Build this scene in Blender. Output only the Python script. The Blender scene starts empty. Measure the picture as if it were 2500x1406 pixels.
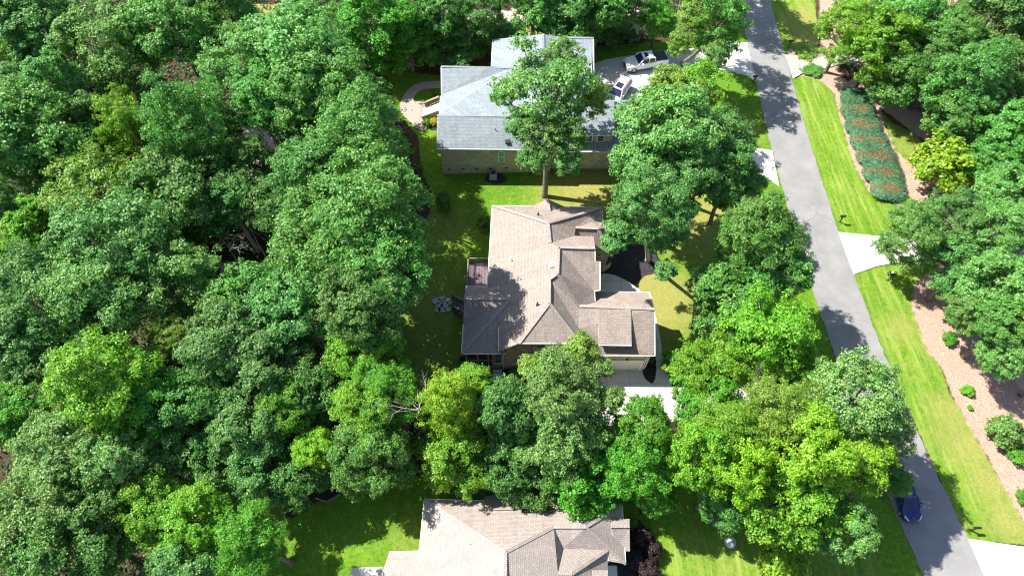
import bpy, bmesh, math, random
import numpy as np
from mathutils import Vector, Matrix
R = math.radians
rng = np.random.default_rng(7)
random.seed(7)
scene = bpy.context.scene
COL = scene.collection

# ------------------------------------------------------------------ camera
PITCH, CAMH, FPX = R(60), 65.0, 1667.0
cam_d = bpy.data.cameras.new('camera')
cam_d.sensor_width = 36.0
cam_d.lens = FPX / 2500 * 36
cam_d.clip_start, cam_d.clip_end = 1.0, 3000
cam = bpy.data.objects.new('camera', cam_d)
COL.objects.link(cam)
cam.location = (0, 0, CAMH)
cam.rotation_euler = (R(90) - PITCH, 0, 0)
scene.camera = cam

# ------------------------------------------------------------------ light
SUNV = Vector((-0.765, 0.341, 1.0)).normalized()       # towards the sun
elev = math.asin(SUNV.z)
w = bpy.data.worlds.new('World'); scene.world = w; w.use_nodes = True
nt = w.node_tree; nt.nodes.clear()
sky = nt.nodes.new('ShaderNodeTexSky'); sky.sky_type = 'NISHITA'; sky.sun_disc = False
sky.sun_elevation = elev; sky.sun_rotation = math.atan2(SUNV.x, SUNV.y)
bg = nt.nodes.new('ShaderNodeBackground'); bg.inputs['Strength'].default_value = 0.092
wo = nt.nodes.new('ShaderNodeOutputWorld')
nt.links.new(sky.outputs[0], bg.inputs[0]); nt.links.new(bg.outputs[0], wo.inputs[0])
sun_d = bpy.data.lights.new('sun', 'SUN'); sun_d.energy = 5.0; sun_d.angle = R(0.5); sun_d.color = (1.0, .955, .88)
sun = bpy.data.objects.new('sun', sun_d); COL.objects.link(sun)
sun.rotation_euler = (-SUNV).to_track_quat('-Z', 'Y').to_euler(); sun.location = (-60, 30, 90)
scene.view_settings.view_transform = 'Standard'
scene.view_settings.look = 'None'
scene.view_settings.exposure = 1.12
scene.view_settings.gamma = 1.0
scene.cycles.pixel_filter_type = 'BLACKMAN_HARRIS'; scene.cycles.filter_width = 1.15
scene.cycles.max_bounces = 6
scene.cycles.diffuse_bounces = 3
scene.cycles.glossy_bounces = 2
scene.cycles.transmission_bounces = 3
scene.cycles.transparent_max_bounces = 4
scene.cycles.caustics_reflective = False
scene.cycles.caustics_refractive = False

# ------------------------------------------------------------------ helpers
_fw = np.array([0, math.cos(PITCH), -math.sin(PITCH)]); _up = np.array([0, math.sin(PITCH), math.cos(PITCH)])
def at(px, py, z=0.0):
    """point of the place at height z, read off the survey photograph"""
    d = _fw + np.array([1., 0, 0]) * (px - 1250) / FPX + _up * (703 - py) / FPX
    t = (z - CAMH) / d[2]
    return Vector((d[0] * t, d[1] * t, z))
def pxm(px, py, z=0.0):
    """photograph pixels per metre at that point"""
    p = at(px, py, z)
    return FPX / (p.y * math.cos(PITCH) + (CAMH - z) * math.sin(PITCH))

def tag(o, label=None, cat=None, group=None, kind=None):
    if label: o['label'] = label
    if cat: o['category'] = cat
    if group: o['group'] = group
    if kind: o['kind'] = kind
    return o
def empty(name, loc=(0, 0, 0), rz=0.0):
    o = bpy.data.objects.new(name, None); o.empty_display_size = .3
    o.location = loc; o.rotation_euler = (0, 0, rz); COL.objects.link(o); return o
def link(name, me, mats, parent=None, loc=None):
    o = bpy.data.objects.new(name, me)
    for m in (mats if isinstance(mats, (list, tuple)) else [mats]):
        me.materials.append(m)
    COL.objects.link(o)
    if parent is not None: o.parent = parent
    if loc is not None: o.location = loc
    return o
def obj(name, bm, mats, parent=None, loc=None, smooth=False):
    me = bpy.data.meshes.new(name); bm.to_mesh(me); bm.free()
    if smooth:
        me.polygons.foreach_set('use_smooth', [True] * len(me.polygons))
    return link(name, me, mats, parent, loc)
def world_child(name, bm, mats, parent, smooth=False):
    """mesh given in world coordinates, parented to a thing standing at parent.location"""
    M = parent.matrix_basis.copy().inverted()
    bm.transform(M)
    return obj(name, bm, mats, parent, smooth=smooth)
def box(bm, x0, x1, y0, y1, z0, z1):
    v = [bm.verts.new(p) for p in ((x0,y0,z0),(x1,y0,z0),(x1,y1,z0),(x0,y1,z0),(x0,y0,z1),(x1,y0,z1),(x1,y1,z1),(x0,y1,z1))]
    for f in ((3,2,1,0),(4,5,6,7),(0,1,5,4),(1,2,6,5),(2,3,7,6),(3,0,4,7)):
        bm.faces.new([v[i] for i in f])
def bar(bm, a, b, wd, ht=None):
    """rectangular bar between two points"""
    a = Vector(a); b = Vector(b); ht = ht or wd
    d = (b - a).normalized()
    s = d.cross(Vector((0, 0, 1)))
    s = Vector((1, 0, 0)) if s.length < 1e-3 else s.normalized()
    u = s.cross(d).normalized()
    r = []
    for p in (a, b):
        r.append([bm.verts.new(p + s * i * wd / 2 + u * j * ht / 2) for i, j in ((-1,-1),(1,-1),(1,1),(-1,1))])
    for i in range(4):
        bm.faces.new((r[0][i], r[0][(i+1) % 4], r[1][(i+1) % 4], r[1][i]))
    bm.faces.new(r[0][::-1]); bm.faces.new(r[1])
def tube(bm, pts, rad, n=6):
    pts = [Vector(p) for p in pts]
    rings = []
    for i, p in enumerate(pts):
        d = (pts[min(i+1, len(pts)-1)] - pts[max(i-1, 0)]).normalized()
        s = d.cross(Vector((0.3, .9, .1))).normalized(); u = s.cross(d)
        r = rad[i] if isinstance(rad, (list, tuple)) else rad
        rings.append([bm.verts.new(p + (s * math.cos(2*math.pi*k/n) + u * math.sin(2*math.pi*k/n)) * r) for k in range(n)])
    for i in range(len(rings)-1):
        for k in range(n):
            bm.faces.new((rings[i][k], rings[i][(k+1) % n], rings[i+1][(k+1) % n], rings[i+1][k]))
    bm.faces.new(rings[0][::-1]); bm.faces.new(rings[-1])
def lathe(bm, prof, n=20, c=(0, 0, 0)):
    rings = [[bm.verts.new((c[0]+r*math.cos(2*math.pi*k/n), c[1]+r*math.sin(2*math.pi*k/n), c[2]+z)) for k in range(n)] for r, z in prof]
    for i in range(len(rings)-1):
        for k in range(n):
            bm.faces.new((rings[i][k], rings[i][(k+1) % n], rings[i+1][(k+1) % n], rings[i+1][k]))
    bm.faces.new(rings[0][::-1]); bm.faces.new(rings[-1])
def loft(bm, rings, cap=True):
    rs = [[bm.verts.new(p) for p in r] for r in rings]
    n = len(rs[0])
    for i in range(len(rs)-1):
        for k in range(n):
            bm.faces.new((rs[i][k], rs[i][(k+1) % n], rs[i+1][(k+1) % n], rs[i+1][k]))
    if cap:
        bm.faces.new(rs[0][::-1]); bm.faces.new(rs[-1])
def poly_sheet(bm, pts, z0, z1):
    """slab with flat top at z1 over the ground polygon pts (xy)"""
    a = [bm.verts.new((p[0], p[1], z1)) for p in pts]; b = [bm.verts.new((p[0], p[1], z0)) for p in pts]
    f = bm.faces.new(a)
    for i in range(len(a)):
        j = (i+1) % len(a)
        bm.faces.new((a[j], a[i], b[i], b[j]))
def smooth_poly(P, it=2, closed=True):
    P = [Vector((p[0], p[1])) for p in P]
    for _ in range(it):
        Q = []
        n = len(P)
        if not closed: Q.append(P[0])
        for i in range(n if closed else n-1):
            a, b = P[i], P[(i+1) % n]
            Q += [a*.75 + b*.25, a*.25 + b*.75]
        if not closed: Q.append(P[-1])
        P = Q
    return P

# ------------------------------------------------------------------ materials
class NB:
    def __init__(s, name):
        s.m = bpy.data.materials.new(name); s.m.use_nodes = True; s.t = s.m.node_tree; s.t.nodes.clear()
        s.out = s.t.nodes.new('ShaderNodeOutputMaterial')
    def n(s, typ, **kw):
        nd = s.t.nodes.new('ShaderNode' + typ)
        for k, v in kw.items(): setattr(nd, k, v)
        return nd
    def l(s, a, b): s.t.links.new(a, b)
    def val(s, sock, v):
        if hasattr(v, 'is_linked') or hasattr(v, 'links'): s.l(v, sock)
        else: sock.default_value = v
    def noise(s, scale, detail=4, vec=None, rough=.6, out=0):
        nd = s.n('TexNoise'); nd.inputs['Scale'].default_value = scale; nd.inputs['Detail'].default_value = detail
        nd.inputs['Roughness'].default_value = rough
        if vec is not None: s.l(vec, nd.inputs['Vector'])
        return nd.outputs[out]
    def ramp(s, fac, *stops):
        nd = s.n('ValToRGB'); s.l(fac, nd.inputs[0]); e = nd.color_ramp.elements
        while len(e) < len(stops): e.new(.5)
        for i, (p, c) in enumerate(stops):
            e[i].position = p; e[i].color = (*c, 1) if len(c) == 3 else c
        return nd.outputs[0]
    def mix(s, fac, a, b, mode='MIX'):
        nd = s.n('MixRGB', blend_type=mode)
        s.val(nd.inputs[0], fac)
        for i, v in ((1, a), (2, b)):
            if isinstance(v, tuple): nd.inputs[i].default_value = (*v[:3], 1)
            else: s.l(v, nd.inputs[i])
        return nd.outputs[0]
    def math(s, op, a, b=None, c=None, clamp=False):
        nd = s.n('Math', operation=op, use_clamp=clamp)
        s.val(nd.inputs[0], a)
        if b is not None: s.val(nd.inputs[1], b)
        if c is not None: s.val(nd.inputs[2], c)
        return nd.outputs[0]
    def bsdf(s, col, rough=.8, spec=.3, metal=0, bump=None, bstr=.3, bdist=.02, coat=0):
        p = s.n('BsdfPrincipled')
        if isinstance(col, tuple): p.inputs['Base Color'].default_value = (*col[:3], 1)
        else: s.l(col, p.inputs['Base Color'])
        s.val(p.inputs['Roughness'], rough); p.inputs['Specular IOR Level'].default_value = spec
        p.inputs['Metallic'].default_value = metal
        if coat: p.inputs['Coat Weight'].default_value = coat; p.inputs['Coat Roughness'].default_value = .05
        if bump is not None:
            b = s.n('Bump'); b.inputs['Strength'].default_value = bstr; b.inputs['Distance'].default_value = bdist
            s.l(bump, b.inputs['Height']); s.l(b.outputs[0], p.inputs['Normal'])
        s.l(p.outputs[0], s.out.inputs[0]); return p
    def pos(s): return s.n('NewGeometry').outputs['Position']

def plain(name, col, rough=.6, spec=.3, metal=0, var=.12, scale=3., coat=0):
    b = NB(name)
    nz = b.noise(scale, 5, b.pos())
    c = b.mix(nz, tuple(x*(1-var) for x in col), tuple(min(1, x*(1+var)) for x in col))
    b.bsdf(c, rough, spec, metal, coat=coat)
    return b.m

def shingle(name, c_dark, c_mid, c_light, edge=.55):
    b = NB(name)
    uv = b.n('UVMap').outputs[0]
    br = b.n('TexBrick'); b.l(uv, br.inputs['Vector'])
    br.inputs['Scale'].default_value = 1.0
    br.inputs['Brick Width'].default_value = .28; br.inputs['Row Height'].default_value = .165
    br.inputs['Mortar Size'].default_value = .018; br.inputs['Mortar Smooth'].default_value = .4
    br.inputs['Bias'].default_value = 0.0
    br.inputs['Color1'].default_value = (*c_mid, 1); br.inputs['Color2'].default_value = (*c_light, 1)
    br.inputs['Mortar'].default_value = (*[x*edge for x in c_dark], 1)
    wn = b.n('TexWhiteNoise', noise_dimensions='2D')
    sn = b.n('VectorMath', operation='SNAP'); b.l(uv, sn.inputs[0]); sn.inputs[1].default_value = (.28, .165, 1)
    b.l(sn.outputs[0], wn.inputs['Vector'])
    c = b.mix(b.math('MULTIPLY', wn.outputs[0], .42), br.outputs[0], c_dark)
    g = b.noise(18, 3, uv)
    c = b.mix(b.math('MULTIPLY', g, .35), c, c_light)
    st_m = b.n('Mapping'); st_m.inputs['Scale'].default_value = (1.0, .25, 1); b.l(uv, st_m.inputs[0]); st_ = st_m.outputs[0]
    c = b.mix(1.0, c, b.ramp(b.noise(.9, 6, st_, .75), (.3, (.80,.80,.82)), (.7, (1.08,1.07,1.05))), 'MULTIPLY')
    b.bsdf(c, .92, .15, bump=br.outputs['Fac'], bstr=-.5, bdist=.03)
    return b.m

def brick(name, c1, c2, mortar):
    b = NB(name)
    tc = b.n('TexCoord').outputs['Object']
    sp = b.n('SeparateXYZ'); b.l(tc, sp.inputs[0])
    cm = b.n('CombineXYZ'); b.l(b.math('ADD', sp.outputs[0], sp.outputs[1]), cm.inputs[0]); b.l(sp.outputs[2], cm.inputs[1])
    br = b.n('TexBrick'); b.l(cm.outputs[0], br.inputs['Vector'])
    br.inputs['Scale'].default_value = 1; br.inputs['Brick Width'].default_value = .42; br.inputs['Row Height'].default_value = .16
    br.inputs['Mortar Size'].default_value = .014
    br.inputs['Color1'].default_value = (*c1, 1); br.inputs['Color2'].default_value = (*c2, 1); br.inputs['Mortar'].default_value = (*mortar, 1)
    n = b.noise(1.3, 5, tc)
    c = b.mix(1., br.outputs[0], b.ramp(n, (.3, (.8,.78,.76)), (.7, (1.1,1.1,1.1))), 'MULTIPLY')
    b.bsdf(c, .9, .2, bump=br.outputs['Fac'], bstr=-.3, bdist=.01)
    return b.m

def concrete(name, col, joint=2.4, rot=0.0, stain=.22):
    b = NB(name)
    p = b.pos()
    n1 = b.noise(.5, 6, p); n2 = b.noise(9, 4, p)
    c = b.mix(n1, tuple(x*(1-stain) for x in col), tuple(x*1.05 for x in col))
    c = b.mix(b.math('MULTIPLY', n2, .25), c, tuple(x*.8 for x in col))
    c = b.mix(b.ramp(b.noise(.8, 6, p, .75), (.54, (0,0,0)), (.72, (.5,.5,.5))), c, tuple(x*.62 for x in col))
    mp = b.n('Mapping'); mp.inputs['Rotation'].default_value = (0, 0, rot); b.l(p, mp.inputs[0])
    br = b.n('TexBrick'); b.l(mp.outputs[0], br.inputs['Vector']); br.offset = 0
    br.inputs['Scale'].default_value = 1; br.inputs['Brick Width'].default_value = joint; br.inputs['Row Height'].default_value = joint
    br.inputs['Mortar Size'].default_value = .022; br.inputs['Mortar Smooth'].default_value = .1
    c = b.mix(b.math('MULTIPLY', br.outputs['Fac'], .8), c, tuple(x*.35 for x in col))
    b.bsdf(c, .85, .2, bump=n2, bstr=.15)
    return b.m

def leaf(name, base, hi, trans=.35, var=1.0):
    b = NB(name)
    g = b.n('NewGeometry')
    oi = b.n('ObjectInfo')
    nz = b.noise(.8, 4, g.outputs['Position'], .7)
    f = b.math('ADD', b.math('MULTIPLY', g.outputs['Random Per Island'], .62*var), b.math('MULTIPLY', nz, .55), clamp=True)
    f = b.math('SUBTRACT', f, .06, clamp=True)
    c = b.ramp(f, (0.1, tuple(x*.62 for x in base)), (.5, base), (.95, hi))
    hs = b.n('HueSaturation'); b.l(c, hs.inputs['Color'])
    n2 = b.noise(.22, 3, g.outputs['Position'])
    b.l(b.math('ADD', b.math('MULTIPLY_ADD', oi.outputs['Random'], .025, .475), b.math('MULTIPLY', n2, .035)), hs.inputs['Hue'])
    b.l(b.math('MULTIPLY_ADD', oi.outputs['Random'], .3, .88), hs.inputs['Value'])
    c = hs.outputs[0]
    p = b.n('BsdfPrincipled'); b.l(c, p.inputs['Base Color']); p.inputs['Roughness'].default_value = .5
    p.inputs['Specular IOR Level'].default_value = .42
    t = b.n('BsdfTranslucent'); b.l(b.mix(.35, c, tuple(min(1, x*1.5) for x in hi)), t.inputs[0])
    mx = b.n('MixShader'); mx.inputs[0].default_value = trans
    b.l(p.outputs[0], mx.inputs[1]); b.l(t.outputs[0], mx.inputs[2]); b.l(mx.outputs[0], b.out.inputs[0])
    return b.m

LEAF = {
 'd': leaf('dark_green_leaves', (.078,.210,.032), (.24,.46,.11)),
 'm': leaf('mid_green_leaves', (.082,.255,.036), (.31,.55,.12)),
 't': leaf('blue_green_leaves', (.088,.240,.042), (.30,.53,.17)),
 'p': leaf('pale_green_leaves', (.110,.285,.048), (.40,.61,.19)),
 'g': leaf('grass_green_leaves', (.076,.265,.016), (.27,.54,.06)),
 'y': leaf('yellow_green_leaves', (.115,.315,.016), (.42,.66,.07)),
 'b': leaf('lime_yellow_leaves', (.160,.355,.012), (.55,.72,.07)),
 'w': leaf('olive_green_leaves', (.115,.255,.040), (.46,.60,.23)),
 'o': leaf('old_green_leaves', (.130,.280,.026), (.48,.60,.12)),
 'j': leaf('juniper_needles', (.090,.235,.105), (.26,.46,.25)),
 'r': leaf('browned_needles', (.21,.19,.085), (.38,.32,.17)),
 'x': leaf('dark_red_leaves', (.030,.016,.017), (.060,.034,.032), .1),
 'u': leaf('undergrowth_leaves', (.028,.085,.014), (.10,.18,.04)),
 'f': leaf('yellow_flowering_leaves', (.60,.52,.02), (.8,.72,.05)),
}
def bark_mat(name, c1, c2):
    b = NB(name); p = b.pos(); mp = b.n('Mapping'); mp.inputs['Scale'].default_value = (6, 6, 1.2); b.l(p, mp.inputs[0])
    n = b.noise(1.5, 6, mp.outputs[0]); b.bsdf(b.ramp(n, (.3, c1), (.7, c2)), .95, .1, bump=n, bstr=.6, bdist=.05); return b.m
BARK = bark_mat('tree_bark', (.10,.08,.065), (.30,.26,.22))
BARKW = bark_mat('weathered_pale_bark', (.30,.26,.22), (.60,.55,.50))
SH_TAUPE = shingle('taupe_shingles', (.185,.150,.128), (.325,.272,.238), (.43,.368,.328))
SH_TAUPE2 = shingle('light_taupe_shingles', (.24,.20,.18), (.36,.31,.28), (.46,.40,.365), .6)
SH_GREY = shingle('blue_grey_shingles', (.16,.195,.22), (.25,.295,.325), (.35,.395,.42), .65)
BRICK_TAN = brick('tan_brick', (.46,.37,.24), (.60,.50,.34), (.52,.47,.38))
BRICK_GREY = brick('buff_grey_brick', (.38,.34,.25), (.54,.49,.37), (.48,.45,.38))
TRIM = plain('cream_trim', (.78,.76,.68), .5)
WHITE = plain('white_trim', (.82,.82,.80), .45)
GARD = plain('cream_garage_panel', (.74,.70,.56), .5)
CONC = concrete('pale_concrete', (.72,.69,.64))
CONC2 = concrete('driveway_concrete', (.58,.56,.53), 3.6, .25, .3)
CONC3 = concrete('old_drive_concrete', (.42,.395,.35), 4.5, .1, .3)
CONCP = concrete('path_concrete', (.42,.34,.29), 3.0, .1)
BLACK = plain('black_metal', (.02,.02,.022), .4, .5)
DARK = plain('dark_vent_plastic', (.03,.03,.035), .6)
DECKM = NB('purple_brown_deck_boards'); _p = DECKM.pos(); _s = DECKM.n('SeparateXYZ'); DECKM.l(_p, _s.inputs[0])
_w = DECKM.math('FRACT', DECKM.math('MULTIPLY', _s.outputs[0], 1/.30))
_c = DECKM.mix(DECKM.math('GREATER_THAN', _w, .22), (.035,.024,.032), (.15,.105,.13))
_c = DECKM.mix(DECKM.math('MULTIPLY', DECKM.noise(2, 5, _p), .5), _c, (.24,.19,.21)); DECKM.bsdf(_c, .8); DECKM = DECKM.m
WOOD = plain('weathered_wood', (.36,.29,.24), .85, var=.3)
GREYMET = plain('grey_metal', (.45,.46,.47), .45, .5, .4)
STONE = plain('pale_flagstone', (.42,.41,.39), .9, var=.3)
def glass_mat(name, col=(.02,.03,.04)):
    b = NB(name); b.bsdf(b.mix(b.noise(1.2, 2, b.pos()), col, tuple(x*2.2 for x in col)), .06, .7); return b.m
GLASS = glass_mat('window_glass')
GGLASS = glass_mat('green_tinted_glass', (.05,.22,.15))
CGLASS = glass_mat('car_glass', (.018,.018,.05))
SCREEN = plain('dark_porch_screen', (.035,.05,.055), .5)

# asphalt
b = NB('worn_asphalt'); p = b.pos()
n1 = b.noise(.35, 6, p); n2 = b.noise(14, 3, p); n3 = b.noise(1.6, 4, p)
c = b.ramp(n1, (.3, (.225,.222,.218)), (.7, (.320,.314,.300)))
c = b.mix(b.math('MULTIPLY', n2, .45), c, (.15,.15,.16))
c = b.mix(b.ramp(n3, (.56, (0,0,0)), (.72, (.25,.25,.25))), c, (.38,.37,.36))
nw = b.noise(.9, 3, p, out=1); vv = b.n('VectorMath', operation='MULTIPLY_ADD'); b.l(nw, vv.inputs[0]); vv.inputs[1].default_value = (1.6,1.6,0); b.l(p, vv.inputs[2])
vo = b.n('TexVoronoi', feature='DISTANCE_TO_EDGE'); vo.inputs['Scale'].default_value = .22; b.l(vv.outputs[0], vo.inputs['Vector'])
ck = b.math('MULTIPLY', b.math('LESS_THAN', vo.outputs['Distance'], .010), b.ramp(b.noise(.12, 3, p), (.46, (0,0,0)), (.60, (.32,.32,.32))))
c = b.mix(ck, c, (.08,.08,.085))
b.bsdf(c, .9, .15, bump=n2, bstr=.3); ASPHALT = b.m

# ground: lawn / dry grass / pine straw / dark mulch over leaf litter, by attribute
b = NB('ground_cover'); p = b.pos()
A1 = b.n('Attribute', attribute_name='cover_a'); A2 = b.n('Attribute', attribute_name='cover_b')
s1 = b.n('SeparateColor'); b.l(A1.outputs['Color'], s1.inputs[0]); s2 = b.n('SeparateColor'); b.l(A2.outputs['Color'], s2.inputs[0])
nf = b.noise(7, 5, p, .7); nm = b.noise(1.1, 6, p, .65); nl = b.noise(.16, 5, p); nn = b.noise(26, 2, p)
def thr(wgt, amt=.55, sharp=5., nz=None):
    a = b.math('ADD', wgt, b.math('MULTIPLY', b.math('SUBTRACT', nz or nm, .5), amt))
    return b.math('MULTIPLY', b.math('SUBTRACT', a, .5-.5/sharp), sharp, clamp=True)
lit = b.ramp(nf, (.25, (.022,.018,.011)), (.5, (.055,.042,.024)), (.75, (.14,.105,.065)))
lit = b.mix(b.ramp(nm, (.5, (0,0,0)), (.75, (.6,.6,.6))), lit, (.13,.10,.055))
# lawn
g1 = b.ramp(nl, (.3, (.060,.165,.012)), (.7, (.150,.270,.018)))
g1 = b.mix(b.ramp(nf, (.35, (.5,.5,.5)), (.7, (0,0,0))), g1, (.055,.16,.012))
g1 = b.mix(b.ramp(nm, (.5, (0,0,0)), (.8, (.55,.55,.55))), g1, (.30,.36,.05))
g1 = b.mix(b.math('MULTIPLY', nn, .3), g1, (.24,.36,.04))
n25 = b.noise(2.6, 6, p, .75)
g1 = b.mix(b.ramp(n25, (.45, (0,0,0)), (.62, (.65,.65,.65))), g1, (.040,.13,.008))
# mowing stripes
mp = b.n('Mapping'); mp.inputs['Rotation'].default_value = (0, 0, R(-4)); b.l(p, mp.inputs[0])
sx = b.n('SeparateXYZ'); b.l(mp.outputs[0], sx.inputs[0])
st = b.math('SINE', b.math('MULTIPLY_ADD', sx.outputs[0], 2*math.pi/1.9, b.math('MULTIPLY', nl, 3.)))
st = b.math('MULTIPLY', b.math('MULTIPLY_ADD', st, .5, .5), s2.outputs[1])
mp2 = b.n('Mapping'); mp2.inputs['Scale'].default_value = (1.5, .12, 1); b.l(mp.outputs[0], mp2.inputs[0])
stn = b.noise(1.3, 5, mp2.outputs[0], .7)
g1 = b.mix(b.math('MULTIPLY', st, .16), g1, (.27,.38,.035))
g1 = b.mix(b.math('MULTIPLY', b.ramp(stn, (.46, (0,0,0)), (.8, (.75,.75,.75))), s2.outputs[1]), g1, (.40,.41,.12))
dry = b.ramp(nf, (.25, (.15,.18,.035)), (.6, (.31,.29,.085)), (.85, (.46,.39,.19)))
lawn = b.mix(thr(s1.outputs[1], .8, 1.5, nm), g1, dry)
straw = b.ramp(nf, (.2, (.18,.090,.062)), (.5, (.43,.275,.210)), (.8, (.62,.46,.37)))
straw = b.mix(b.ramp(nm, (.55, (0,0,0)), (.75, (.45,.45,.45))), straw, (.55,.41,.26))
dm = b.ramp(nf, (.3, (.012,.012,.014)), (.7, (.075,.070,.072)))
c = b.mix(thr(s1.outputs[0], .45, 6.), lit, lawn)
c = b.mix(thr(s1.outputs[2], .6, 5.), c, straw)
c = b.mix(thr(s2.outputs[0], .12, 8.), c, dm)
c = b.mix(thr(s2.outputs[2], .8, 4.), c, b.ramp(nf, (.3, (.42,.27,.22)), (.7, (.72,.60,.54))))
b.bsdf(c, .95, .1, bump=nf, bstr=.7, bdist=.06); GROUND = b.m

# ------------------------------------------------------------------ ground sheet
def G(pts): return [at(x, y, 0) for x, y in pts]
LAWN = [
 G([(925,170),(1000,176),(1075,185),(1200,160),(1300,120),(1449,112),(1520,108),(1640,100),(1760,95),(1830,60),(1860,230),(1890,380),(1925,500),(1990,700),(2040,880),(2100,1040),(2210,1285),(2260,1406),(2330,1560),(860,1560),(600,1500),(640,1320),(760,1230),(900,1180),(1020,1160),(1200,1170),(1900,1180),(1980,1130),(1900,1000),(1640,960),(1300,950),(1000,930),(960,860),(960,700),(1020,600),(1060,480),(1030,420),(1020,330),(950,260)]),
 G([(1870,-60),(1985,-60),(1995,60),(2000,105),(1985,128),(1912,128),(1890,50)]),
 G([(1925,190),(1960,180),(2010,196),(2036,225),(2055,300),(2085,400),(2125,470),(2190,500),(2240,530),(2280,560),(2300,600),(2040,568),(1990,420)]),
 G([(2145,262),(2180,300),(2240,330),(2262,360),(2235,390),(2215,400),(2190,370),(2165,320)]),
 G([(2080,672),(2150,648),(2260,636),(2300,650),(2270,690),(2235,700),(2225,745),(2240,790),(2262,850),(2300,900),(2318,960),(2340,990),(2380,1060),(2430,1150),(2480,1230),(2530,1330),(2364,1318),(2200,960)]),
 G([(1240,62),(1330,58),(1440,62),(1400,92),(1300,92)]),
 G([(600,10),(740,10),(735,60),(640,66)]),
 G([(300,1180),(560,1150),(700,1210),(690,1406),(400,1406)]),
 G([(2290,560),(2500,575),(2500,610),(2300,600)]),
]
DRY = [(at(1430,460), 5.5, .85), (at(1380,490), 4.5, .7), (at(1620,740), 4.5, .95), (at(1590,690), 3, .9), (at(1730,800), 3.5, .6), (at(1690,560), 5, .75),
       (at(1730,520), 4, .8), (at(1080,560), 5, .45), (at(1050,740), 7, .5), (at(1060,850), 6, .45), (at(1940,60), 3.0, .55), (at(1965,40), 2.6, .85), (at(1975,90), 2.6, .9),
       (at(1800,310), 3, .6), (at(1830,330), 3, .35), (at(2215,350), 4, .5), (at(2200,800), 2.2, .6), (at(2240,900), 2, .3), (at(2330,1010), 2.8, .7), (at(2370,1090), 3, .75), (at(2420,1180), 2.6, .75), (at(2290,840), 2.4, .6),
       (at(2470,1270), 3, .75), (at(2300,1060), 2.5, .5), (at(1290,78), 7, 1.0), (at(1400,80), 5, .9), (at(670,40), 9, 1.1), (at(640,1230), 4, .5), (at(1000,1300), 3, .35), (at(1780,1390), 3, .35), (at(1700,1340), 3, .3), (at(1460,640), 3, .4), (at(640,1200), 4, .6)]
STRAW = [
 G([(2004,118),(2060,128),(2100,180),(2060,205),(2095,228),(2140,255),(2240,330),(2270,352),(2290,420),(2500,330),(2500,-60),(2000,-60)]),
 G([(2004,196),(2060,190),(2110,225),(2150,262),(2165,320),(2190,370),(2225,400),(2290,410),(2500,480),(2500,570),(2300,560),(2240,525),(2190,500),(2125,470),(2085,400),(2055,300),(2036,225)]),
 G([(2235,690),(2290,650),(2520,620),(2600,1350),(2530,1340),(2480,1235),(2430,1150),(2380,1060),(2330,975),(2300,900),(2262,850),(2240,790),(2225,745)]),
 G([(1925,118),(2010,112),(2036,135),(1925,134)]),
 G([(1948,182),(2040,160),(2060,190),(2008,197)]),
]
MULCH = [
 G([(1455,672),(1470,560),(1545,590),(1600,612),(1612,650),(1600,668),(1575,672),(1550,697),(1528,684),(1500,671)]),
 G([(1560,868),(1600,868),(1602,900),(1598,925),(1590,942),(1577,930),(1566,910)]),
 G([(1615,905),(1650,930),(1660,950),(1644,946),(1632,925)]),
 G([(1190,424),(1215,420),(1238,432),(1232,446),(1205,450),(1180,440)]),
 G([(1045,290),(1072,285),(1070,320),(1050,318)]),
 G([(1518,1262),(1560,1268),(1600,1310),(1612,1370),(1600,1420),(1500,1440),(1500,1370)]),
 G([(1120,868),(1240,880),(1320,900),(1300,930),(1120,920)]),
]
STRIPE = [LAWN[2], LAWN[4], G([(1610,1320),(2100,1320),(2200,1500),(1610,1500)]), G([(1870,-60),(1985,-60),(2000,105),(1912,128)])]
PATCH = [G([(590,300),(690,325),(700,360),(640,380),(600,350)]), G([(600,350),(630,350),(640,420),(610,420)]), G([(1080,20),(1250,28),(1262,66),(1130,52)]), G([(1250,20),(1560,14),(1560,36),(1260,50)]),
         G([(1640,215),(1690,205),(1700,232),(1655,240)]), G([(530,640),(600,640),(610,670),(540,670)])]
def sdist(pts, X, Y):
    """signed distance (negative inside) of grid points to polygon"""
    d = np.full(X.shape, 1e9); ins = np.zeros(X.shape, bool)
    n = len(pts)
    for i in range(n):
        ax, ay = pts[i][0], pts[i][1]; bx, by = pts[(i+1) % n][0], pts[(i+1) % n][1]
        ex, ey = bx-ax, by-ay; L = ex*ex+ey*ey + 1e-9
        t = np.clip(((X-ax)*ex + (Y-ay)*ey)/L, 0, 1)
        d = np.minimum(d, np.hypot(X-ax-t*ex, Y-ay-t*ey))
        cr = ((ay > Y) != (by > Y)) & (X < (bx-ax)*(Y-ay)/(by-ay+1e-12)+ax)
        ins ^= cr
    return np.where(ins, -d, d)
def weight(polys, X, Y, soft=.9):
    wv = np.zeros(X.shape)
    for P in polys: wv = np.maximum(wv, np.clip(.5 - sdist(P, X, Y)/soft, 0, 1))
    return wv
step = .4
xs = np.concatenate([[-900, -300, -120], np.arange(-84, 84.01, step), [120, 300, 900]])
ys = np.concatenate([[-600, -120, -30], np.arange(-2, 98.01, step), [130, 300, 1200]])
X, Y = np.meshgrid(xs, ys)
hh = .10*np.sin(X*.21+1)*np.sin(Y*.17) + .05*np.sin(X*.7)*np.sin(Y*.63+2)
hh *= .25
Z = hh - .06
ny, nx = X.shape
co = np.stack([X.ravel(), Y.ravel(), Z.ravel()], 1).astype(np.float32)
i0 = (np.arange(ny-1)[:, None]*nx + np.arange(nx-1)[None]).ravel()
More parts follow.
